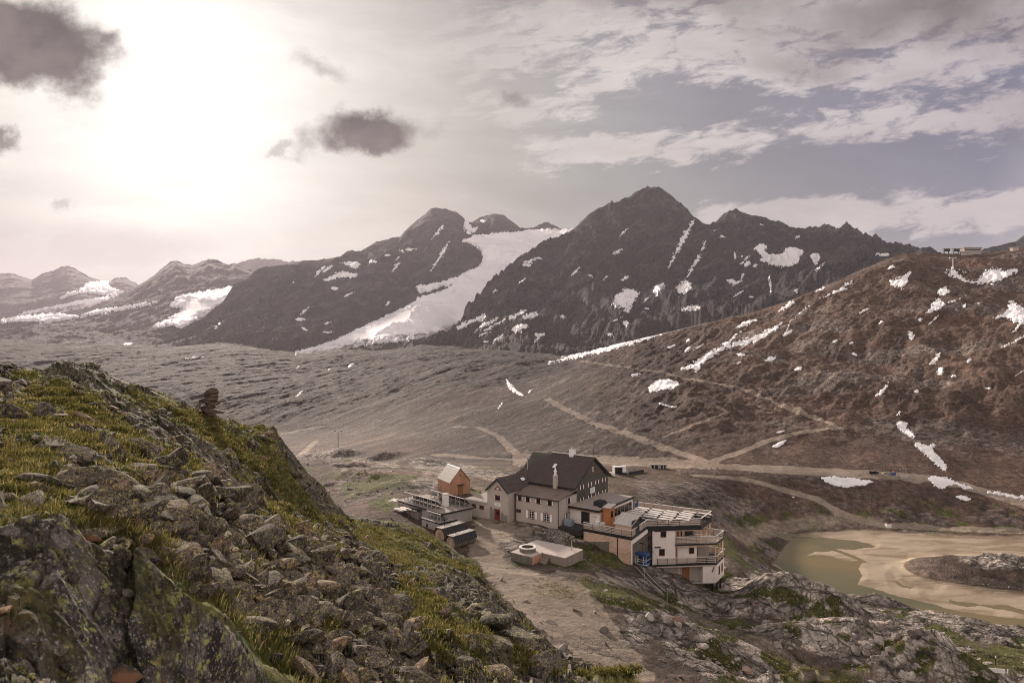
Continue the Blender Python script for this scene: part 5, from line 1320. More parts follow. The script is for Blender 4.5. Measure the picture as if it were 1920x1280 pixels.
# ------------------------------------------------------------------ barrel saunas
def barrel(cu, cv, d, rad, L, lab, end_m, chim):
    c = px(cu, cv, d); ax = Vector((.731, .682, 0)); ax = Vector((.66,.751,0)).normalized(); sd = Vector((ax.y, -ax.x, 0))
    r = thing('barrel_sauna', lab, 'sauna', c-Vector((0,0,rad+.15)), 'barrel saunas')
    w = MB(); n = 28
    w.tube(c, c+ax*L, rad, n=n); b = w.build('barrel_body', M_BARREL, r)
    w = MB(); w.tube(c+ax*.12, c-ax*.02, rad*.93, n=n); e = w.build('end_wall', end_m, r)
    w = MB(); w.ring(c-ax*.05, ax, rad*.94, rad*1.03, .14, n); w.build('barrel_hoop', M_BROWNF, r)
    for k in (.35, .65, .97):
        w = MB(); w.ring(c+ax*L*k, ax, rad*.99, rad*1.015, .05, n); w.build('barrel_hoop', M_BLACK, r)
    # faceted roof: flat top, its sheen put in as a pale colour, and two steep sides
    R = rad*1.1; pr = [(-R*1.02, R*.12), (-R*.52, R*1.0), (R*.52, R*1.0), (R*1.02, R*.12)]
    up = Vector((0,0,1))
    for k, (q0, q1) in enumerate(zip(pr[:-1], pr[1:])):
        quad = [c-ax*.15+sd*q0[0]+up*q0[1], c+ax*(L+.15)+sd*q0[0]+up*q0[1], c+ax*(L+.15)+sd*q1[0]+up*q1[1], c-ax*.15+sd*q1[0]+up*q1[1]]
        w = MB(); nn_ = (quad[1]-quad[0]).cross(quad[3]-quad[0]).normalized(); mid = sum(quad, Vector())/4-c-ax*L/2
        if nn_.dot(mid) < 0: nn_ = -nn_
        w.poly(quad, nn_*.06)
        for i in range(11):
            f_ = i/10; w.bar(quad[0].lerp(quad[1], f_)+nn_*.08, quad[3].lerp(quad[2], f_)+nn_*.08, .06, .05, nn_)
        w.build('roof_panel', M_BLACK if k != 1 else M_PALER, r)
    w = MB(); w.poly([c+ax*.14+sd*q[0]*.98+up*q[1]*.97 for q in pr], ax*.05); w.build('gable_board', M_BARRELE, r)
    w = MB(); w.poly([c-ax*.03+sd*-.3-up*.75, c-ax*.03+sd*.3-up*.75, c-ax*.03+sd*.3+up*.5, c-ax*.03+sd*-.3+up*.5], -ax*.04); w.build('door', M_BARRELG if end_m is M_BARRELE else M_BARRELE, r)
    for k in (.15, .8):
        p = c+ax*L*k-up*(rad+.05); w = MB(); w.bar(p-sd*rad*.9-up*.2, p+sd*rad*.9-up*.2, .18, .3); w.build('cradle', M_DARKW, r)
    p = c+ax*L*chim+up*R*.98-sd*R*.2; w = MB(); w.tube(p, p+up*1.25, .07); w.tube(p+up*1.25, p+up*1.33, .16, n=12); w.build('stovepipe', M_BLACK, r)
    return r
barrel(824.5, 1004, 103.5, 1.05, 4.6, 'barrel sauna with a pale wooden end wall standing behind the other', M_BARRELE, .25)
barrel(845.0, 1018, 99.0, .95, 4.2, 'grey barrel sauna nearest the viewer with a dark ribbed roof', M_BARRELG, .3)
# ------------------------------------------------------------------ timber platform with the round hot tub
D1 = Fr(gp(997, 1060, -30.25), math.atan2(-.6,.8))
pf = thing('timber_platform', 'two level timber platform of pale boards with steps in front of the hut', 'platform', D1(-1, 2, 0))
w = MB(); w.box(D1, -3.5, 0, 0, 2.6, -.5, 1.12); w.build('skirt', M_DARKW, pf)
w = MB(); w.box(D1, -3.55, .03, -.03, 2.62, 1.12, 1.2); w.build('deck_boards', M_DECK, pf)
w = MB(); w.box(D1, -.0, .02, .05, 2.5, -.5, 1.11); w.build('side_boards', M_LARCHV2, pf)
w = MB(); w.box(D1, -4.2, 3.6, 2.65, 7.3, -1.0, 1.0); w.build('skirt', M_DARKW2, pf)
w = MB(); w.box(D1, -4.25, 3.65, 2.63, 7.35, 1.0, 1.08); w.build('deck_boards', M_DECK, pf)
for i in range(3):
    w = MB(); w.box(D1, .1, 1.2, 2.6-.35*(3-i)+.0, 2.6, -.4+.0, .2+i*.27); w.build('step', M_DARKW2, pf) if i == 0 else w.box(D1, 1.25, 1.3, 2.3, 2.6, -.4, .1).build('step', M_DARKW2, pf)
ht_ = thing('hot_tub', 'round dark sided hot tub with pale rim set on the timber platform', 'hot tub', D1(-1.9, 1.7, 1.2))
w = MB(); w.ring(D1(-1.9,1.7,1.0), (0,0,1), 1.0, 1.14, .75, 36); w.build('tub_wall', M_DARKW, ht_)
w = MB(); w.ring(D1(-1.9,1.7,1.76), (0,0,1), .86, 1.2, .08, 36); w.build('rim', M_RAILT, ht_)
w = MB(); w.tube(D1(-1.9,1.7,1.2), D1(-1.9,1.7,1.25), .99, n=30); w.build('tub_floor', M_BLACK, ht_)
w = MB(); w.tube(gp(1072,1032,-29.2)+Vector((0,0,-1.2)), gp(1072,1032,-29.2)+Vector((0,0,1.4)), .06); o = w.build('post', M_GREYM); tag(o, 'short grey post at the right end of the timber platform', 'post')
# ------------------------------------------------------------------ the rocky hillside in front
FC = [
 [(-500,1900,2.6),(0,1800,3.2),(500,1800,4.4),(1000,1700,7.5),(1300,1650,10)],
 [(-500,1330,4.0),(0,1300,4.6),(300,1300,6.3),(520,1300,8.3),(700,1300,12),(900,1300,17),(1050,1300,21.5),(1200,1300,25)],
 [(-500,965,6),(0,985,6.5),(60,978,6.6),(110,965,6.7),(160,972,6.9),(210,985,7),(260,1020,7.1),(330,1080,7.2),(400,1118,7.4),(430,1145,7.5),(460,1190,7.9),(490,1235,8.3),(540,1275,9.0),(700,1255,13),(900,1258,18.5),(1050,1258,22.5),(1200,1290,26)],
 [(-500,1000,7.6),(0,1005,8.2),(200,1015,9),(330,1100,9.2),(430,1165,9.5),(520,1245,10.5),(700,1185,15),(900,1195,20),(1050,1250,24),(1200,1290,27)],
 [(-500,850,14),(0,850,14),(200,880,15),(400,960,17),(600,1060,20),(750,1110,24),(900,1140,27),(1000,1200,29),(1100,1280,32),(1200,1320,34)],
 [(-500,740,24),(0,745,24),(200,780,26),(350,832,28),(500,925,32),(620,990,38),(750,1035,46),(850,1068,48),(920,1110,44),(1000,1190,38),(1060,1250,37),(1200,1330,38)],
 [(-500,672,34),(0,684,36),(30,686,36),(60,691,36),(88,688,36),(98,676,36),(108,672,36),(122,670,36),(135,676,36),(145,681,36),(160,680,36.5),(178,682,37),(190,690,37),(205,702,37.5),(230,714,38),(250,718,38),(262,722,38),(290,730,39),(318,741,39),(330,752,39.5),(345,754,40),(362,762,40),(380,776,40),(410,778,40),(425,785,40),(440,788,41),(455,794,41),(470,798,41),(482,795,42),(492,793,42),(503,802,42),(512,797,42),(518,803,42),(522,815,42.5),(532,828,43),(545,842,43.5),(552,850,44),(565,870,44),(580,887,45),(595,900,46),(610,915,47),(622,935,48),(632,948,50),(645,962,53),(665,970,57),(700,973,60),(740,977,62),(770,982,63),(790,990,63),(815,1005,63),(838,1018,62),(860,1035,60),(885,1050,58),(900,1066,56),(910,1085,54),(925,1102,52),(950,1130,50),(975,1150,47),(1000,1175,44),(1020,1200,42),(1040,1230,41),(1060,1250,40),(1085,1268,40),(1120,1300,40),(1200,1360,40)],
 [(-500,760,52),(300,860,56),(600,1100,62),(800,1200,78),(900,1260,70),(1200,1550,52)]]
KF = .72
FG = Layer(FC, -420, 1190, 1.5, [26,190,16,150,150,130,14], 14, 6, 5, KF, lock=(6,))
x, y = FG.x, FG.d
FU = FG.u[:, None]+0*FG.d
FG.screen()
def facets(x, y, sc, seed, tilt, step, el=1., rot=0.):
    c, s_ = math.cos(rot), math.sin(rot)
    a = (x*c+y*s_)/(sc*el); b = (-x*s_+y*c)/sc
    a2 = a+fbm(a*.7, b*.7, 3, .5, seed+5)*.5; b2 = b+fbm(a*.7+9, b*.7, 3, .5, seed+6)*.5
    f1, f2, cid, ox, oy = worley(a2, b2, seed)
    p, gx, gy = _perm(seed+1); k = cid.astype(int) & 1023
    h = (gx[k]*ox+gy[k]*oy)*tilt + gx[(k*7+3) & 1023]*step
    return h - .12*tilt*(1-sstep(f2-f1, 0, .16)), sstep(f2-f1, 0, .1)
ROT = -.30
bandn = fbm((x*math.cos(ROT)+y*math.sin(ROT))/9., (-x*math.sin(ROT)+y*math.cos(ROT))/2.6, 5, .55, 501)
patchn = fbm(x/3.2, y/3.2, 5, .55, 511)
SVf = FG.sv.copy()
def fpoly(pts, soft=22.): return sstep(poly_sd(FU, SVf, pts)+patchn*26, -soft*.5, soft*.5)
grassf = np.clip(sstep(patchn*.7-bandn*.9, -.12, .18), 0, 1)
for a in ([(-420,800),(0,820),(90,840),(130,900),(100,950),(0,975),(-420,950)], [(0,760),(120,800),(250,820),(240,860),(120,850),(0,810)], [(20,700),(150,715),(330,745),(300,770),(180,745),(60,735)], [(270,815),(420,850),(460,910),(380,900),(300,870)],
          [(480,800),(560,860),(620,940),(600,990),(520,930),(470,860)], [(660,985),(760,995),(840,1030),(820,1065),(740,1060),(680,1030)], [(840,1045),(905,1065),(915,1090),(850,1075)],
          [(460,1140),(540,1190),(640,1290),(520,1290),(470,1220)], [(600,1095),(660,1110),(690,1140),(620,1130)], [(290,990),(360,1010),(420,1060),(330,1060)], [(490,950),(600,985),(620,1015),(520,985)], [(960,1190),(1010,1210),(1040,1260),(960,1260)]):
    grassf = np.maximum(grassf, fpoly(a)*.95)
scree = np.zeros_like(x)
for a in ([(120,890),(300,900),(420,960),(470,1010),(480,1100),(380,1100),(300,1000),(140,930)], [(330,1010),(560,1040),(680,1100),(760,1190),(800,1300),(640,1300),(560,1200),(430,1130)], [(450,990),(640,1000),(720,1060),(600,1060),(480,1030)]):
    scree = np.maximum(scree, fpoly(a, 30.))
outcf = np.zeros_like(x)
for a in ([(-420,975),(0,985),(110,965),(210,985),(330,1085),(430,1150),(540,1285),(-420,1400)], [(80,665),(200,690),(300,735),(220,740),(80,705)], [(190,730),(330,790),(420,850),(480,900),(400,880),(280,820),(200,770)], [(400,860),(470,930),(500,1010),(440,990),(380,920)],
          [(510,790),(560,850),(640,955),(600,960),(540,880)], [(640,1000),(700,1040),(760,1110),(700,1110),(640,1050)], [(800,1080),(900,1080),(960,1160),(1000,1220),(940,1200),(840,1120)], [(180,640),(350,760),(540,1000),(400,930),(250,800)][:0] or [(560,1180),(620,1230),(600,1290),(560,1260)]):
    outcf = np.maximum(outcf, fpoly(a, 24.))
grassf *= (1-scree*.55*sstep(patchn, -.25, .15))*(1-outcf*.75)
rockf = np.clip(1-grassf, 0, 1)
cwf = .25+.75*FG.crestw(30)
f1h, e1 = facets(x, y, .95, 521, .55, .16, 1.7, ROT-.5); f2h, e2 = facets(x, y, .33, 531, .20, .05, 1.5, ROT-.7); f3h, e3 = facets(x, y, .12, 541, .07, .02, 1.4, ROT)
ridge = -fbm((x*math.cos(ROT)+y*math.sin(ROT))/6., (-x*math.sin(ROT)+y*math.cos(ROT))/1.8, 6, .5, 551, ridged=True)
fine = fbm(x/.12, y/.12, 4, .6, 561)
hum = fbm(x/.55, y/.55, 4, .5, 571)
nearf = sstep(y, 3.5, 6.5)
FG.z = FG.z + cwf*(rockf*(ridge*.34+.10 + f1h*.55 + f2h*.75+f3h*.7*np.clip(8/y, .3, 1)) + grassf*(hum*.20) + bandn*.25) + rockf*fine*.03
FG.screen()
cav = np.clip(.5+.5*e1*e2, 0, 1)
FG.m = dict(grass=np.clip(grassf, 0, 1), crack=e1*e2, tone=.5+.5*np.tanh(3*fbm(x/1.4, y/1.4, 3, .5, 581)))

def lichen_rock(g, P, tone=None):
    n1 = g.noise(P, 1.5, 8, .65); n2 = g.noise(P, 7., 7, .68, .2); n3 = g.noise(P, 26., 5, .65)
    c = g.mix(g.sm(n1, .38, .62), (.050,.043,.037), (.135,.112,.093))
    c = g.mix(g.sm(n2, .5, .64)*.7, c, (.24,.205,.175))
    c = g.mix(g.sm(g.noise(P, 4.1, 6, .66, .4), .50, .60)*.9, c, (.020,.018,.017))          # black lichen
    l2 = g.noise(P, 9.3, 6, .68, .3)
    c = g.mix(g.sm(l2, .545, .60)*.9, c, g.mix(g.sm(n3, .4, .6), (.24,.235,.065), (.36,.345,.13)))   # map lichen
    c = g.mix(g.sm(g.noise(P, 2.3, 6, .6), .60, .70)*.7, c, (.19,.085,.045))                  # rust
    n4 = g.noise(P, 17., 6, .72, .2); n5 = g.noise(P, 38., 4, .7)
    c = g.mix(g.sm(n4, .53, .60)*.85, c, (.024,.021,.020))
    c = g.mix(g.sm(n5, .56, .66)*.75, c, (.46,.42,.38))
    return c, n1*.5+n2*.35+n3*.2
m, g = mat('lichened_hillside'); M_HILL = m
P = g.tc('Object'); ga = g.attr('grass'); cr = g.attr('crack')
rc, rh = lichen_rock(g, P)
soil = g.mix(g.sm(g.noise(P, 3.5, 6, .7), .35, .65), (.035,.028,.018), (.085,.07,.035))
gcol = g.mix(g.sm(g.noise(P, .9, 6, .65), .4, .62), (.055,.072,.016), (.165,.14,.042))
gcol = g.mix(g.sm(g.noise(P, 14., 4, .7), .45, .7)*.6, gcol, soil)
mossn = g.noise(P, 1.1, 7, .66)
rc = g.mix(g.sm(mossn, .50, .60)*.75, rc, g.mix(g.sm(g.noise(P, 12., 4, .7), .4, .6), (.030,.030,.010), (.085,.075,.028)))
f = g.sm(ga+(g.noise(P, 3., 6, .7)-.5)*.9, .38, .62)
col = g.mix(f, rc, gcol)
col = g.mix(g.sm(cr, .6, .0)*.6, col, (.02,.017,.013))
g.out(col, .92, g.bump(rh+g.noise(P, 30., 4, .7)*.12, .9, .07), spec=.15)
hillside = FG.build('rocky_hillside', M_HILL)

m, g = mat('lichened_stone'); M_STONEF = m
oi = S(g, g.n('ShaderNodeObjectInfo').outputs['Random'])
P = g.v('ADD', g.tc('Object'), g.v('SCALE', (13.1, 7.7, 3.3), sc=oi*9.))
rc, rh = lichen_rock(g, P)
rc = g.mix(1., rc, g.ramp(oi, [(0., (.75,.72,.70)), (.5, (1.15,1.1,1.05)), (.8, (1.5,1.42,1.35)), (1., (1.5,1.15,.95))]), 'MULTIPLY')
g.out(rc, .9, g.bump(rh, .8, .05), spec=.15)
m, g = mat('lichened_rubble'); M_RUBBLE = m
P = g.tc('Object'); rc, rh = lichen_rock(g, P)
rv = g.attr('rnd')
rc = g.mix(1., rc, g.ramp(rv, [(0., (.7,.67,.65)), (.5, (1.15,1.1,1.05)), (.8, (1.6,1.5,1.42)), (1., (1.5,1.12,.95))]), 'MULTIPLY')
g.out(rc, .9, g.bump(rh, .8, .05), spec=.15)

def rock_mesh(seed, sub=3):
    """an angular split boulder: a sphere cut back by random planes, then roughened"""
    r = np.random.RandomState(seed)
    bm = bmesh.new(); bmesh.ops.create_icosphere(bm, subdivisions=sub, radius=1.)
    co = np.array([v.co[:] for v in bm.verts])
    el = np.array([1., r.uniform(.55,.85), r.uniform(.32,.6)])
    n = r.normal(size=(15, 3)); n /= np.linalg.norm(n, axis=1)[:, None]; d = r.uniform(.40, .82, 15)
    for k in range(15):
        q = co@n[k]; over = np.clip(q-d[k], 0, None); co = co-over[:, None]*n[k]*.96
    co = co*el
    nz = fbm(co[:, 0]*2.2+seed, co[:, 1]*2.2+co[:, 2]*1.7, 4, .55, seed)
    co = co*(1+.07*nz[:, None])
    for v, c in zip(bm.verts, co): v.co = c
    me = bpy.data.meshes.new('rock'); bm.to_mesh(me); bm.free()
    return me, co
PROTO = [rock_mesh(600+i) for i in range(10)]
for me, _ in PROTO: me.materials.append(M_STONEF)
LOW = [rock_mesh(640+i, 2) for i in range(12)]
rng = np.random.RandomState(8)
# candidate stones: scattered by mask over the picture-visible hillside
nu, nr = FG.z.shape
vis = (FG.sv <= FG.mv+1.5)
def scatter(n, wt):
    a = (wt*vis).copy(); dv = np.abs(np.gradient(FG.sv, axis=1))
    a = a*dv*1.0; a[FG.sv > 1320] = 0; a[(FU < -60)] = 0
    a[:, FG.crow-2:] = 0
    p = a.ravel()/a.sum(); k = rng.choice(p.size, n, p=p)
    return k
xf, yf, zf, gf = FG.x.ravel(), FG.d.ravel(), FG.z.ravel(), grassf.ravel()
k1 = scatter(5600, scree*(.2+.8*sstep(patchn, -.12, .3))+.05*rockf+.03)
size = .04*(1+rng.pareto(1.15, len(k1))*1.1); size = np.clip(size, .04, .75)
size *= np.clip(yf[k1]/16., .55, 1.25); size = np.where(yf[k1] > 19, np.minimum(size, .34), size)
near_ = (yf[k1] < 6.6); size[near_] *= .45
keepk = rng.rand(len(k1)) < np.where(near_, .07, 1.)
k1, size = k1[keepk], size[keepk]
app = size/yf[k1]; order = np.argsort(-app)
k1, size = k1[order], size[order]
def basis(i):
    rz = rng.uniform(0, 6.28); tx, ty = rng.normal(0, .32, 2)
    return Matrix.Rotation(rz, 3, 'Z') @ Matrix.Rotation(ty+.25, 3, 'Y') @ Matrix.Rotation(tx, 3, 'X')
LABS = ['grey boulder spotted with black and yellow lichen on the stony hillside', 'pale angular stone lying in the scree of the grassy hillside', 'reddish brown slab of rock lying on the hillside scree']
NB = 286
for i in range(NB):
    me, _ = PROTO[i % 10]
    o = bpy.data.objects.new('boulder', me); COL.objects.link(o)
    k = k1[i]; s_ = size[i]
    o.location = (xf[k], yf[k], zf[k]-s_*.06); o.rotation_euler = basis(i).to_euler(); o.scale = (s_,)*3
    tag(o, 'grey lichen-spotted boulder lying among the scree of the near hillside', 'boulder', 'boulders on the near hillside')
XYZF = (xf, yf, zf)
def merged(ks, sz, name, material, protos, kind, rnd=True, sink=-.02, src=None):
    xf, yf, zf = src or XYZF
    vs_, fs_, rr_ = [], [], []; off = 0
    faces = [np.array([p.vertices[:] for p in me.polygons]) for me, _ in protos]
    for k, s_ in zip(ks, sz):
        j = rng.randint(len(protos)); co = protos[j][1]
        M = np.array(basis(0)); c = (co*s_)@M.T+np.array([xf[k], yf[k], zf[k]+s_*sink])
        vs_.append(c); fs_.append(faces[j]+off); off += len(co); rr_.append(np.full(len(co), rng.rand()))
    o = mesh_np(name, np.concatenate(vs_), np.concatenate(fs_), material, False)
    a = o.data.attributes.new('rnd', 'FLOAT', 'POINT'); a.data.foreach_set('value', np.concatenate(rr_).astype(np.float32))
    o['kind'] = kind
    return o
merged(k1[NB:], size[NB:], 'scree', M_RUBBLE, LOW, 'stuff')

# ---- grass: blades in tufts
m, g = mat('alpine_grass'); M_GRASS = m
P = g.tc('Object'); rv = g.attr('rnd'); tp = g.attr('tip')
c = g.ramp(rv, [(0., (.055,.070,.018)), (.4, (.115,.115,.030)), (.7, (.25,.20,.065)), (1., (.46,.36,.18))])
c = g.mix(g.sm(g.noise(P, .6, 4, .6), .42, .62)*.5, c, (.145,.115,.052))
d1 = g.n('ShaderNodeBsdfDiffuse'); g.put(d1.inputs[0], c)
d2 = g.n('ShaderNodeBsdfTranslucent'); g.put(d2.inputs[0], c)
mx = g.n('ShaderNodeMixShader'); mx.inputs[0].default_value = .45
m.node_tree.links.new(d1.outputs[0], mx.inputs[1]); m.node_tree.links.new(d2.outputs[0], mx.inputs[2])
oo = g.n('ShaderNodeOutputMaterial'); m.node_tree.links.new(mx.outputs[0], oo.inputs[0])
def grass_mesh(ks, nb, hgt, wid, name, spread, L=None):
    n = len(ks); T_ = n*nb
    kk = np.repeat(ks, nb)
    hl = np.repeat(rng.uniform(.6, 1.35, n), nb)*hgt*rng.uniform(.5, 1.2, T_)
    ang = rng.uniform(0, 6.283, T_); rad = np.abs(rng.normal(0, spread, T_))
    hx = np.cos(ang); hy = np.sin(ang)
    bx = xf[kk]+hx*rad; by = yf[kk]+hy*rad; bz = zf[kk]-.03
    lean = rng.uniform(.15, .95, T_)*hl
    az = ang+rng.normal(0, .6, T_); lx = np.cos(az)*lean; ly = np.sin(az)*lean
    w = wid*rng.uniform(.6, 1.3, T_)*np.clip(by/8., .35, 2.4); px_ = -np.sin(az+.7)*w; py_ = np.cos(az+.7)*w
    v0 = np.stack([bx-px_, by-py_, bz], -1); v1 = np.stack([bx+px_, by+py_, bz], -1)
    mx_ = bx+lx*.45; my_ = by+ly*.45; mz = bz+hl*.65
    v2 = np.stack([mx_+px_*.7, my_+py_*.7, mz], -1); v3 = np.stack([mx_-px_*.7, my_-py_*.7, mz], -1)
    v4 = np.stack([bx+lx, by+ly, bz+hl*.92], -1)
    co = np.stack([v0, v1, v2, v3, v4], 1).reshape(-1, 3)
    b = np.arange(T_)[:, None]*5
    tri = np.concatenate([b+np.array([0,1,2]), b+np.array([0,2,3]), b+np.array([3,2,4])], 0)
    o = mesh_np(name, co, tri, M_GRASS, False)
    tr = np.repeat(rng.rand(n), nb)
    a = o.data.attributes.new('rnd', 'FLOAT', 'POINT'); a.data.foreach_set('value', np.repeat(np.clip(tr*.6+rng.rand(T_)*.4, 0, 1), 5).astype(np.float32))
    o['kind'] = 'stuff'
    return o
kg = scatter(17000, grassf**2*(1-outcf)*np.clip((FG.d-5.)/8., .05, 1.5)*(.25+sstep(patchn, -.15, .25)))
grass_mesh(kg, 15, .082, .0065, 'grass', .10)

# ---- cairn on the brow
cp = FG.at(393, 781)
cairn = thing('cairn', 'slender cairn of stacked flat stones standing on the hillside brow', 'cairn', cp)
rc_ = random.Random(2)
hz_ = -.05; s1_ = 28.5/F
LAY = [(0,.98,.24,.6),(.03,.92,.20,.56),(-.02,.80,.18,.5),(.10,.56,.16,.42),(.0,.74,.13,.44),(.07,.76,.13,.42),(.09,.54,.14,.36),(.05,.58,.26,.38)]
m, g = mat('brown_cairn_stone'); M_CAIRN = m
P = g.tc('Object'); n_ = g.noise(P, 4., 7, .66)
g.out(g.mix(g.sm(g.noise(P, 11., 5, .6), .5, .65)*.6, g.mix(g.sm(n_, .35, .65), (.05,.034,.026), (.14,.095,.07)), (.18,.155,.13)), .9, g.bump(n_, .7, .04), spec=.15)
for i, (ox_, wx, hz2, wy) in enumerate(LAY):
    me, co = rock_mesh(700+i, 3)
    for v in me.vertices: v.co = Vector((v.co.x*wx*.62, v.co.y*wy*.7, v.co.z*hz2*2.1))
    me.materials.append(M_CAIRN); o = bpy.data.objects.new('stone', me); COL.objects.link(o); o.parent = cairn
    o.location = (ox_, 0, hz_+hz2*.5); o.rotation_euler = (rc_.uniform(-.08,.08), rc_.uniform(-.12,.12), rc_.uniform(-.4,.4)); hz_ += hz2*.80
me, co = rock_mesh(720, 3)
for v in me.vertices: v.co = Vector((v.co.x*.5, v.co.y*.2, v.co.z*.22))
me.materials.append(M_STONEF); o = bpy.data.objects.new('leaning_stone', me); COL.objects.link(o); o.parent = cairn
o.location = (-.46, -.1, .42); o.rotation_euler = (0, -1.25, .2)
# the bigger named rocks
def big_rock(u, v, wpx, ratio, rz, label, seed, tilt=.3, flat=.6, mt=None):
    p = FG.at(u, v); s_ = wpx*p.y/F*.5
    me, co = rock_mesh(seed, 4); mx2 = max(abs(q.co.x) for q in me.vertices)
    for q in me.vertices: q.co = Vector((q.co.x*s_/mx2, q.co.y*s_/mx2*flat, q.co.z*s_/mx2*ratio*1.6))
    me.materials.append(mt or M_STONEF); o = bpy.data.objects.new('boulder', me); COL.objects.link(o)
    o.location = p+Vector((0,0,s_*.1)); o.rotation_euler = (.1, tilt, rz); tag(o, label, 'boulder', 'boulders on the near hillside')
m, g = mat('pink_slab'); M_PINK = m
P = g.tc('Object'); n_ = g.noise(P, 3., 7, .65); n2_ = g.noise(P, 11., 5, .6)
g.out(g.mix(g.sm(n2_, .55, .66)*.7, g.mix(g.sm(n_, .35, .65), (.22,.14,.115), (.38,.27,.225)), (.05,.045,.04)), .9, g.bump(n_+n2_*.4, .8, .05), spec=.15)
m, g = mat('rust_boulder'); M_RUST = m
P = g.tc('Object'); rc, rh = lichen_rock(g, P)
g.out(g.mix(g.sm(g.noise(P, 2.2, 5, .6), .42, .5), rc, g.mix(g.sm(g.noise(P, 7, 6, .6), .4, .6), (.12,.060,.034), (.20,.105,.062))), .9, g.bump(rh, .8, .05), spec=.15)
big_rock(158, 786, 54, .35, .0, 'long pale pink slab lying in the upper grass left of the cairn', 731, .35, .45, M_PINK)
big_rock(225, 1272, 130, .55, .1, 'rust brown boulder with a rounded top at the bottom edge', 732, .0, .6, M_RUST)
big_rock(4, 832, 24, 1.6, .3, 'dark upright rock at the left edge above the near grass', 733, .1)
big_rock(168, 1012, 44, .7, .4, 'reddish brown block on the crest of the near outcrop', 734, .2, .7, M_RUST)
big_rock(800, 1190, 60, .6, .2, 'broad pale boulder low on the right side of the scree', 735, .2)
big_rock(905, 1225, 48, .9, .5, 'pointed boulder at the lower right end of the scree', 736, .6)
big_rock(560, 1170, 50, .8, -.3, 'grey boulder standing above the grass tuft at the bottom', 737, .3)
# ------------------------------------------------------------------ loose stones on the ground round the hut and below it
gx_, gy_, gz_ = GR.x.ravel(), GR.d.ravel(), GR.z.ravel()
GU = GR.u[:, None]+0*GR.d; GR.screen()
visg = (GR.sv <= GR.mv+1)
def gscatter(n, wt):
    a = wt*visg*np.abs(np.gradient(GR.sv, axis=1)); a[(GR.sv > 1300) | (GU < 540) | (GU > 1940)] = 0
    p = a.ravel()/a.sum(); return rng.choice(p.size, n, p=p)
m, g = mat('pale_field_stone'); M_FIELD = m
P = g.tc('Object'); rv = g.attr('rnd')
cc = g.ramp(rv, [(0., (.10,.08,.07)), (.5, (.24,.20,.175)), (.85, (.40,.36,.325)), (1., (.22,.13,.10))])
g.out(g.mix(g.sm(g.noise(P, 3., 6, .65), .5, .62)*.6, cc, (.09,.08,.05)), .92, spec=.15)
gw = (GR.d < 175)*(1-masks['sand'])*(.25+masks['rock']+.3*masks['grass'])*(1-.6*masks['path'])*(1-.85*masks['lev'])
bld = np.zeros_like(GR.x)
for f_, s0, s1, t0, t1 in ((H,-18.5,18.5,-2.2,19),(SB,-14,.5,-1,7),(D1,-5,4.5,-.6,8),(CH,-1,5,-1,6)):
    rx, ry = GR.x-f_.O.x, GR.d-f_.O.y; a_ = rx*f_.a.x+ry*f_.a.y; b_ = rx*f_.b.x+ry*f_.b.y
    bld = np.maximum(bld, (a_ > s0)*(a_ < s1)*(b_ > t0)*(b_ < t1)*1.)
kk_ = gscatter(7000, gw*(1-bld))
sz_ = np.clip(.07*(1+rng.pareto(1.8, len(kk_))*1.1), .07, 1.0)
merged(kk_, sz_, 'loose_stones', M_FIELD, LOW, 'stuff', src=(gx_, gy_, gz_))
bank = np.zeros_like(GR.x)
rx, ry = GR.x-H.O.x, GR.d-H.O.y; a_ = rx*H.a.x+ry*H.a.y; b_ = rx*H.b.x+ry*H.b.y
bank = sstep(poly_sd(a_, b_, [(-2.5,-.5),(.2,-.4),(3.8,.3),(4.4,.5),(2.2,-2.6),(-.5,-3.0),(-2.2,-1.6)]), -.4, .4)
kk_ = gscatter(900, bank); merged(kk_, np.clip(.10*(1+rng.pareto(2.2, 900)*.8), .1, .4), 'rubble_bank', M_FIELD, LOW, 'stuff', src=(gx_, gy_, gz_))
# grass on the lower ground
xf, yf, zf = gx_, gy_, gz_
kg2 = gscatter(6000, masks['grass']**2*(1-bld)*(GR.d < 130)*(1-masks['sand']))
grass_mesh(kg2, 10, .12, .010, 'grass', .22)

# ------------------------------------------------------------------ small things far and near
def frame_at(L, u, v, ang=0., dz=0.):
    p = L.at(u, v); return Fr(p+Vector((0,0,dz)), ang), p.y/F
f, k = frame_at(GR, 1163, 889, .25)
tk = thing('container_cabin', 'white open-sided container cabin standing by the track behind the hut', 'container', f.O, 'plant behind the hut')
w = MB(); L_, Wd, Hh = 24*k, 9*k, 15*k
w.box(f, -L_/2, L_/2, 0, Wd, Hh-2*k, Hh); w.build('roof', M_WHITE, tk)
w = MB(); w.box(f, -L_/2, -L_/2+1.6*k, 0, Wd, 0, Hh-2.1*k); w.build('end_wall', M_WHITE, tk)
w = MB(); w.box(f, L_/2-7*k, L_/2, 0, Wd, 0, Hh-2.1*k); w.build('end_wall', M_WHITE, tk)
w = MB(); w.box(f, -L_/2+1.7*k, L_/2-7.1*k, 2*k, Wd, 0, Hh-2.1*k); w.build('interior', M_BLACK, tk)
w = MB(); w.box(f, L_/2+.1*k, L_/2+5*k, 1*k, 6*k, 0, 6*k); w.build('step_box', M_GREYM, tk)
f, k = frame_at(GR, 1146, 893, .25)
mc = thing('machine_frame', 'grey steel machine frame beside the white container cabin', 'machine', f.O, 'plant behind the hut')
w = MB()
for a in (-7, -2.5, 2.5, 7):
    w.bar(f(a*k,0,0), f(a*k,0,8*k), .9*k); w.bar(f(a*k,4*k,0), f(a*k,4*k,7*k), .9*k)
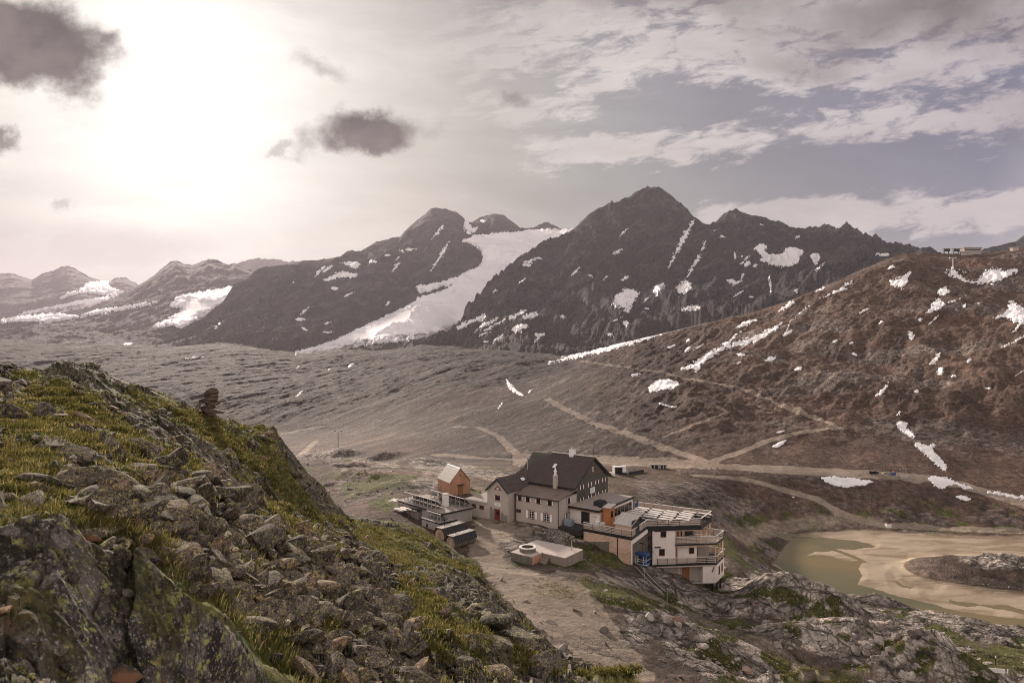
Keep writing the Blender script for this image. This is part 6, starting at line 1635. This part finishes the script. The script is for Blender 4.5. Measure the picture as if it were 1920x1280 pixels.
for z in (3, 7.5): w.bar(f(-8*k,0,z*k), f(8*k,0,z*k), 1.1*k); w.bar(f(-8*k,4*k,z*k), f(8*k,4*k,z*k), 1.*k)
w.build('frame', M_WHITEW, mc)
w = MB(); w.box(f, -6*k, 5*k, .5*k, 3.5*k, .5*k, 4*k); w.build('tray', M_GREYM, mc)
f, k = frame_at(GR, 1235, 878, -.02)
sh = thing('concrete_shelter', 'low concrete shelter with dark openings set into the bank below the track', 'shelter', f.O)
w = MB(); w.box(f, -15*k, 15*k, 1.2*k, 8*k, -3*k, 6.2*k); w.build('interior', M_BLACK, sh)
w = MB(); w.box(f, -16*k, 16*k, -.4*k, 9*k, 6.21*k, 8*k); w.build('roof', M_CONC, sh)
for a, b in ((-15,-13.2),(-9,-7),(-1,4),(8,10),(13,15)):
    w = MB(); w.box(f, a*k, b*k, 0, 1.19*k, -3*k, 6.2*k); w.build('pier', M_CONC, sh)
w = MB(); p, q = GR.at(1168,890), GR.at(1205,884); w.bar(p+Vector((0,0,.3)), q+Vector((0,0,.3)), 1.0, .9); o = w.build('kerb_beam', M_BLACK); tag(o, 'dark low barrier lying by the white container cabin', 'barrier')
# summit station
f, k = frame_at(GR, 1821, 478, .0); f.O.z -= 2
st = thing('summit_station', 'long pale lift station building on the crest of the brown hill', 'lift station', f.O, 'lift buildings on the crest')
w = MB(); w.box(f, -17*k, 19*k, 0, 14*k, 0, 11*k); w.build('base_wall', M_CONC, st)
w = MB(); w.box(f, -12*k, 21*k, 2*k, 14*k, 11*k, 17*k); w.build('upper_wall', M_PLAS, st)
w = MB(); w.box(f, -13*k, 22*k, 1*k, 15*k, 17.01*k, 18.5*k); w.build('roof', M_CONC, st)
w = MB(); w.box(f, -10*k, 19*k, 1.7*k, 2*k-.01, 12.5*k, 15.2*k); w.build('window_band', M_GLASS, st)
for n_, (u, lab) in enumerate(((1776,'left one of the two dark lift terminals on the hill crest'),(1794,'right one of the two dark lift terminals, nearer the pale station'))):
    f, k = frame_at(GR, u, 477, .1)
    s_ = thing('lift_terminal', lab, 'lift terminal', f.O, 'lift buildings on the crest')
    w = MB(); w.box(f, -6*k, 6*k, 0, 5*k, 6*k, 10*k); w.build('machine_house', M_BLACK, s_)
    w = MB(); w.box(f, -6.5*k, 6.5*k, -.3*k, 5.3*k, 10.01*k, 11.2*k); w.build('roof', M_DARKW, s_)
    for a in (-4.5, 4.5):
        w = MB(); w.bar(f(a*k,2.5*k,-3*k), f(a*k,2.5*k,6*k), 1.6*k); w.build('leg', M_DARKW, s_)
f, k = frame_at(GR, 1905, 470, 0.)
s_ = thing('crest_hut', 'small pale hut at the right end of the hill crest', 'hut', f.O, 'lift buildings on the crest')
w = MB(); w.box(f, -6*k, 6*k, 0, 8*k, -2*k, 6*k); w.build('wall', M_PLAS, s_)
w = MB(); w.box(f, -7*k, 7*k, -.5*k, 8.5*k, 6.01*k, 7*k); w.build('roof', M_CONC, s_)
# lift pylons
def pylon(L, u, v, hpx, lab, cross=1.):
    p = L.at(u, v); k = p.y/F; o = thing('lift_pylon', lab, 'pylon', p, 'lift pylons')
    w = MB(); w.tube(p-Vector((0,0,2)), p+Vector((0,0,hpx*k)), 1.1*k, .7*k); w.build('mast', M_GREYM, o)
    w = MB(); w.bar(p+Vector((-7*k*cross,0,hpx*k)), p+Vector((7*k*cross,0,hpx*k)), 1.4*k); w.build('crossarm', M_GREYM, o)
    for s_ in (-1, 1):
        w = MB(); w.bar(p+Vector((s_*6*k*cross,-2*k,hpx*k+1.2*k)), p+Vector((s_*6*k*cross,2*k,hpx*k+1.2*k)), 1.5*k); w.build('sheave', M_BLACK, o)
pylon(GR, 634, 838, 30, 'grey lift pylon on the slope behind the dark rock knoll')
pylon(GR, 892, 790, 16, 'small grey lift pylon by the end of the grey track')
pylon(GR, 1339, 893, 14, 'short pylon on the bank below the lake road')
pylon(GR, 1787, 500, 16, 'lift pylon on the hill just under the lift terminals')
pylon(GR, 1782, 520, 14, 'lift pylon standing in the snow below the lift terminals')
# works site by the lake road
f, k = frame_at(GR, 1660, 890, 0.)
for n_, (u, lab) in enumerate(((1637,'left one of two dark skips at the road works'),(1646,'right one of two dark skips at the road works'))):
    fs, k = frame_at(GR, u, 888, .7); s_ = thing('skip', lab, 'skip', fs.O, 'gear at the road works')
    w = MB(); w.poly([fs(-4*k,0,0), fs(4*k,0,0), fs(6*k,0,5*k), fs(-6*k,0,5*k)], fs.b*5*k); w.build('hull', M_BLACK, s_)
    w = MB(); w.bar(fs(-6.2*k,-.1*k,5.1*k), fs(6.2*k,-.1*k,5.1*k), .9*k); w.build('rim', M_GREYM, s_)
fs, k = frame_at(GR, 1676, 891, .1); s_ = thing('blue_container', 'small blue container with an orange lid at the road works', 'container', fs.O, 'gear at the road works')
w = MB(); w.box(fs, -4*k, 4*k, 0, 4*k, 0, 6*k); w.build('body', M_BLUE, s_)
w = MB(); w.box(fs, -1*k, 3*k, 0, 4*k, 6.01*k, 7.3*k); w.build('lid', plain('orange_paint', (.5,.12,.05), .6), s_)
fs, k = frame_at(GR, 1664, 888, .1); s_ = thing('material_pile', 'pile of pale building material at the road works', 'pile', fs.O, 'gear at the road works')
for i in range(5):
    w = MB(); w.box(fs, (-9+i*3.2)*k, (-6.4+i*3.2)*k, (i%2)*1.5*k, (3+(i%2))*k, 0, (2.2+(i*7%3)*.9)*k); w.build('pallet', (M_RAIL, M_GREYM, M_CONC)[i % 3], s_)
fs, k = frame_at(GR, 1682, 886, .0); s_ = thing('scaffold', 'dark scaffold frame standing over the road works', 'scaffold', fs.O, 'gear at the road works')
w = MB()
for a in (-22, -12, 2, 8, 20, 26): w.bar(fs(a*k,0,0), fs(a*k,0,12*k), .55*k)
for z in (6, 11.5): w.bar(fs(-22*k,0,z*k), fs(26*k,0,z*k), .5*k)
w.build('frame', M_BLACK, s_)
fs, k = frame_at(GR, 1697, 897, .05); w = MB(); w.box(fs, -9*k, 8*k, 0, 7*k, -2*k, 4*k); w.ring(fs(0,3*k,4.05*k), (0,0,1), 1.5*k, 3*k, .5*k, 12); o = w.build('concrete_basin', M_CONC); tag(o, 'pale concrete basin at the right end of the road works', 'basin', 'gear at the road works')
fs, k = frame_at(GR, 1667, 989, .1); s_ = thing('valve_hut', 'small white box hut with a red top beside the lower road', 'hut', fs.O)
w = MB(); w.box(fs, -4.5*k, 4.5*k, 0, 6*k, -1*k, 7*k); w.build('body', M_WHITE, s_)
w = MB(); w.box(fs, -3*k, 2.5*k, 1*k, 5*k, 7.01*k, 9*k); w.build('top', M_RED, s_)
w = MB(); w.box(fs, -2.5*k, 3.5*k, .3*k, 4*k, 7.02*k, 7.6*k); w.build('hatch', M_BLACK, s_)
# sign board and poles at the lower right
fs, k = frame_at(GR, 1868, 1262, -.25); s_ = thing('white_sign', 'white board on a short post in the grass at the lower right', 'sign', fs.O)
w = MB(); w.box(fs, -14.5*k, 14.5*k, -.5*k, .5*k, 1.5*k, 9.5*k); w.build('board', M_WHITE, s_)
w = MB(); w.bar(fs(0,.8*k,-4*k), fs(0,.8*k,4*k), 1.4*k); w.build('post', M_POST, s_)
fs, k = frame_at(GR, 1867, 1248, 0.); s_ = thing('marker_pole', 'dark marker pole with a white tip behind the white sign', 'pole', fs.O, 'marker poles')
w = MB(); w.tube(fs(0,0,-1*k), fs(0,0,20*k), .9*k); w.build('shaft', M_BLACK, s_)
w = MB(); w.tube(fs(0,0,15*k), fs(0,0,19.5*k), 1.05*k); w.build('white_band', M_WHITE, s_)
fs, k = frame_at(GR, 1889, 1262, 0.); w = MB(); w.tube(fs(0,0,-1*k), fs(.6*k,0,8*k), 1.*k); o = w.build('marker_pole', M_WHITE); tag(o, 'short white marker stick right of the white sign', 'pole', 'marker poles')
for u, v, hp_, lab in ((1208,1096,26,'thin grey post on the path below the goods gondola'),(1251,1130,28,'thin grey post in the grass right of the path'),(1072,1048,24,'thin post below the concrete retaining wall')):
    p = GR.at(u, v); k = p.y/F; w = MB(); w.tube(p-Vector((0,0,.3)), p+Vector((0,0,hp_*k)), .045); w.bar(p+Vector((-.12,0,hp_*k)), p+Vector((.12,0,hp_*k)), .06); o = w.build('post', M_GREYM); tag(o, lab, 'post', 'posts by the path')
fs, k = frame_at(GR, 1738, 1232, -.35); s_ = thing('pallet', 'dark wooden pallet lying on the bedrock at the lower right', 'pallet', fs.O+Vector((0,0,.1)))
for i in range(5):
    w = MB(); w.bar(fs(-16*k, (i*1.6-3)*k, .5), fs(16*k, (i*1.6-3)*k, .5), .9*k, .5*k); w.build('plank', M_BLACK, s_)
# rails of the goods lift running down the slope
for j, off_ in enumerate((0., .9)):
    w = MB(); pr = None
    for (u, v) in ((1190,1062),(1203,1076),(1220,1094),(1238,1110)):
        p = GR.at(u+off_*11, v)+Vector((0,0,.12))
        if pr is not None: w.bar(pr, p, .1)
        pr = p
    o = w.build('rail', M_GREYM); tag(o, ('left' if j == 0 else 'right')+' steel rail running downhill from the lift bay', 'rail', 'rails of the goods lift')
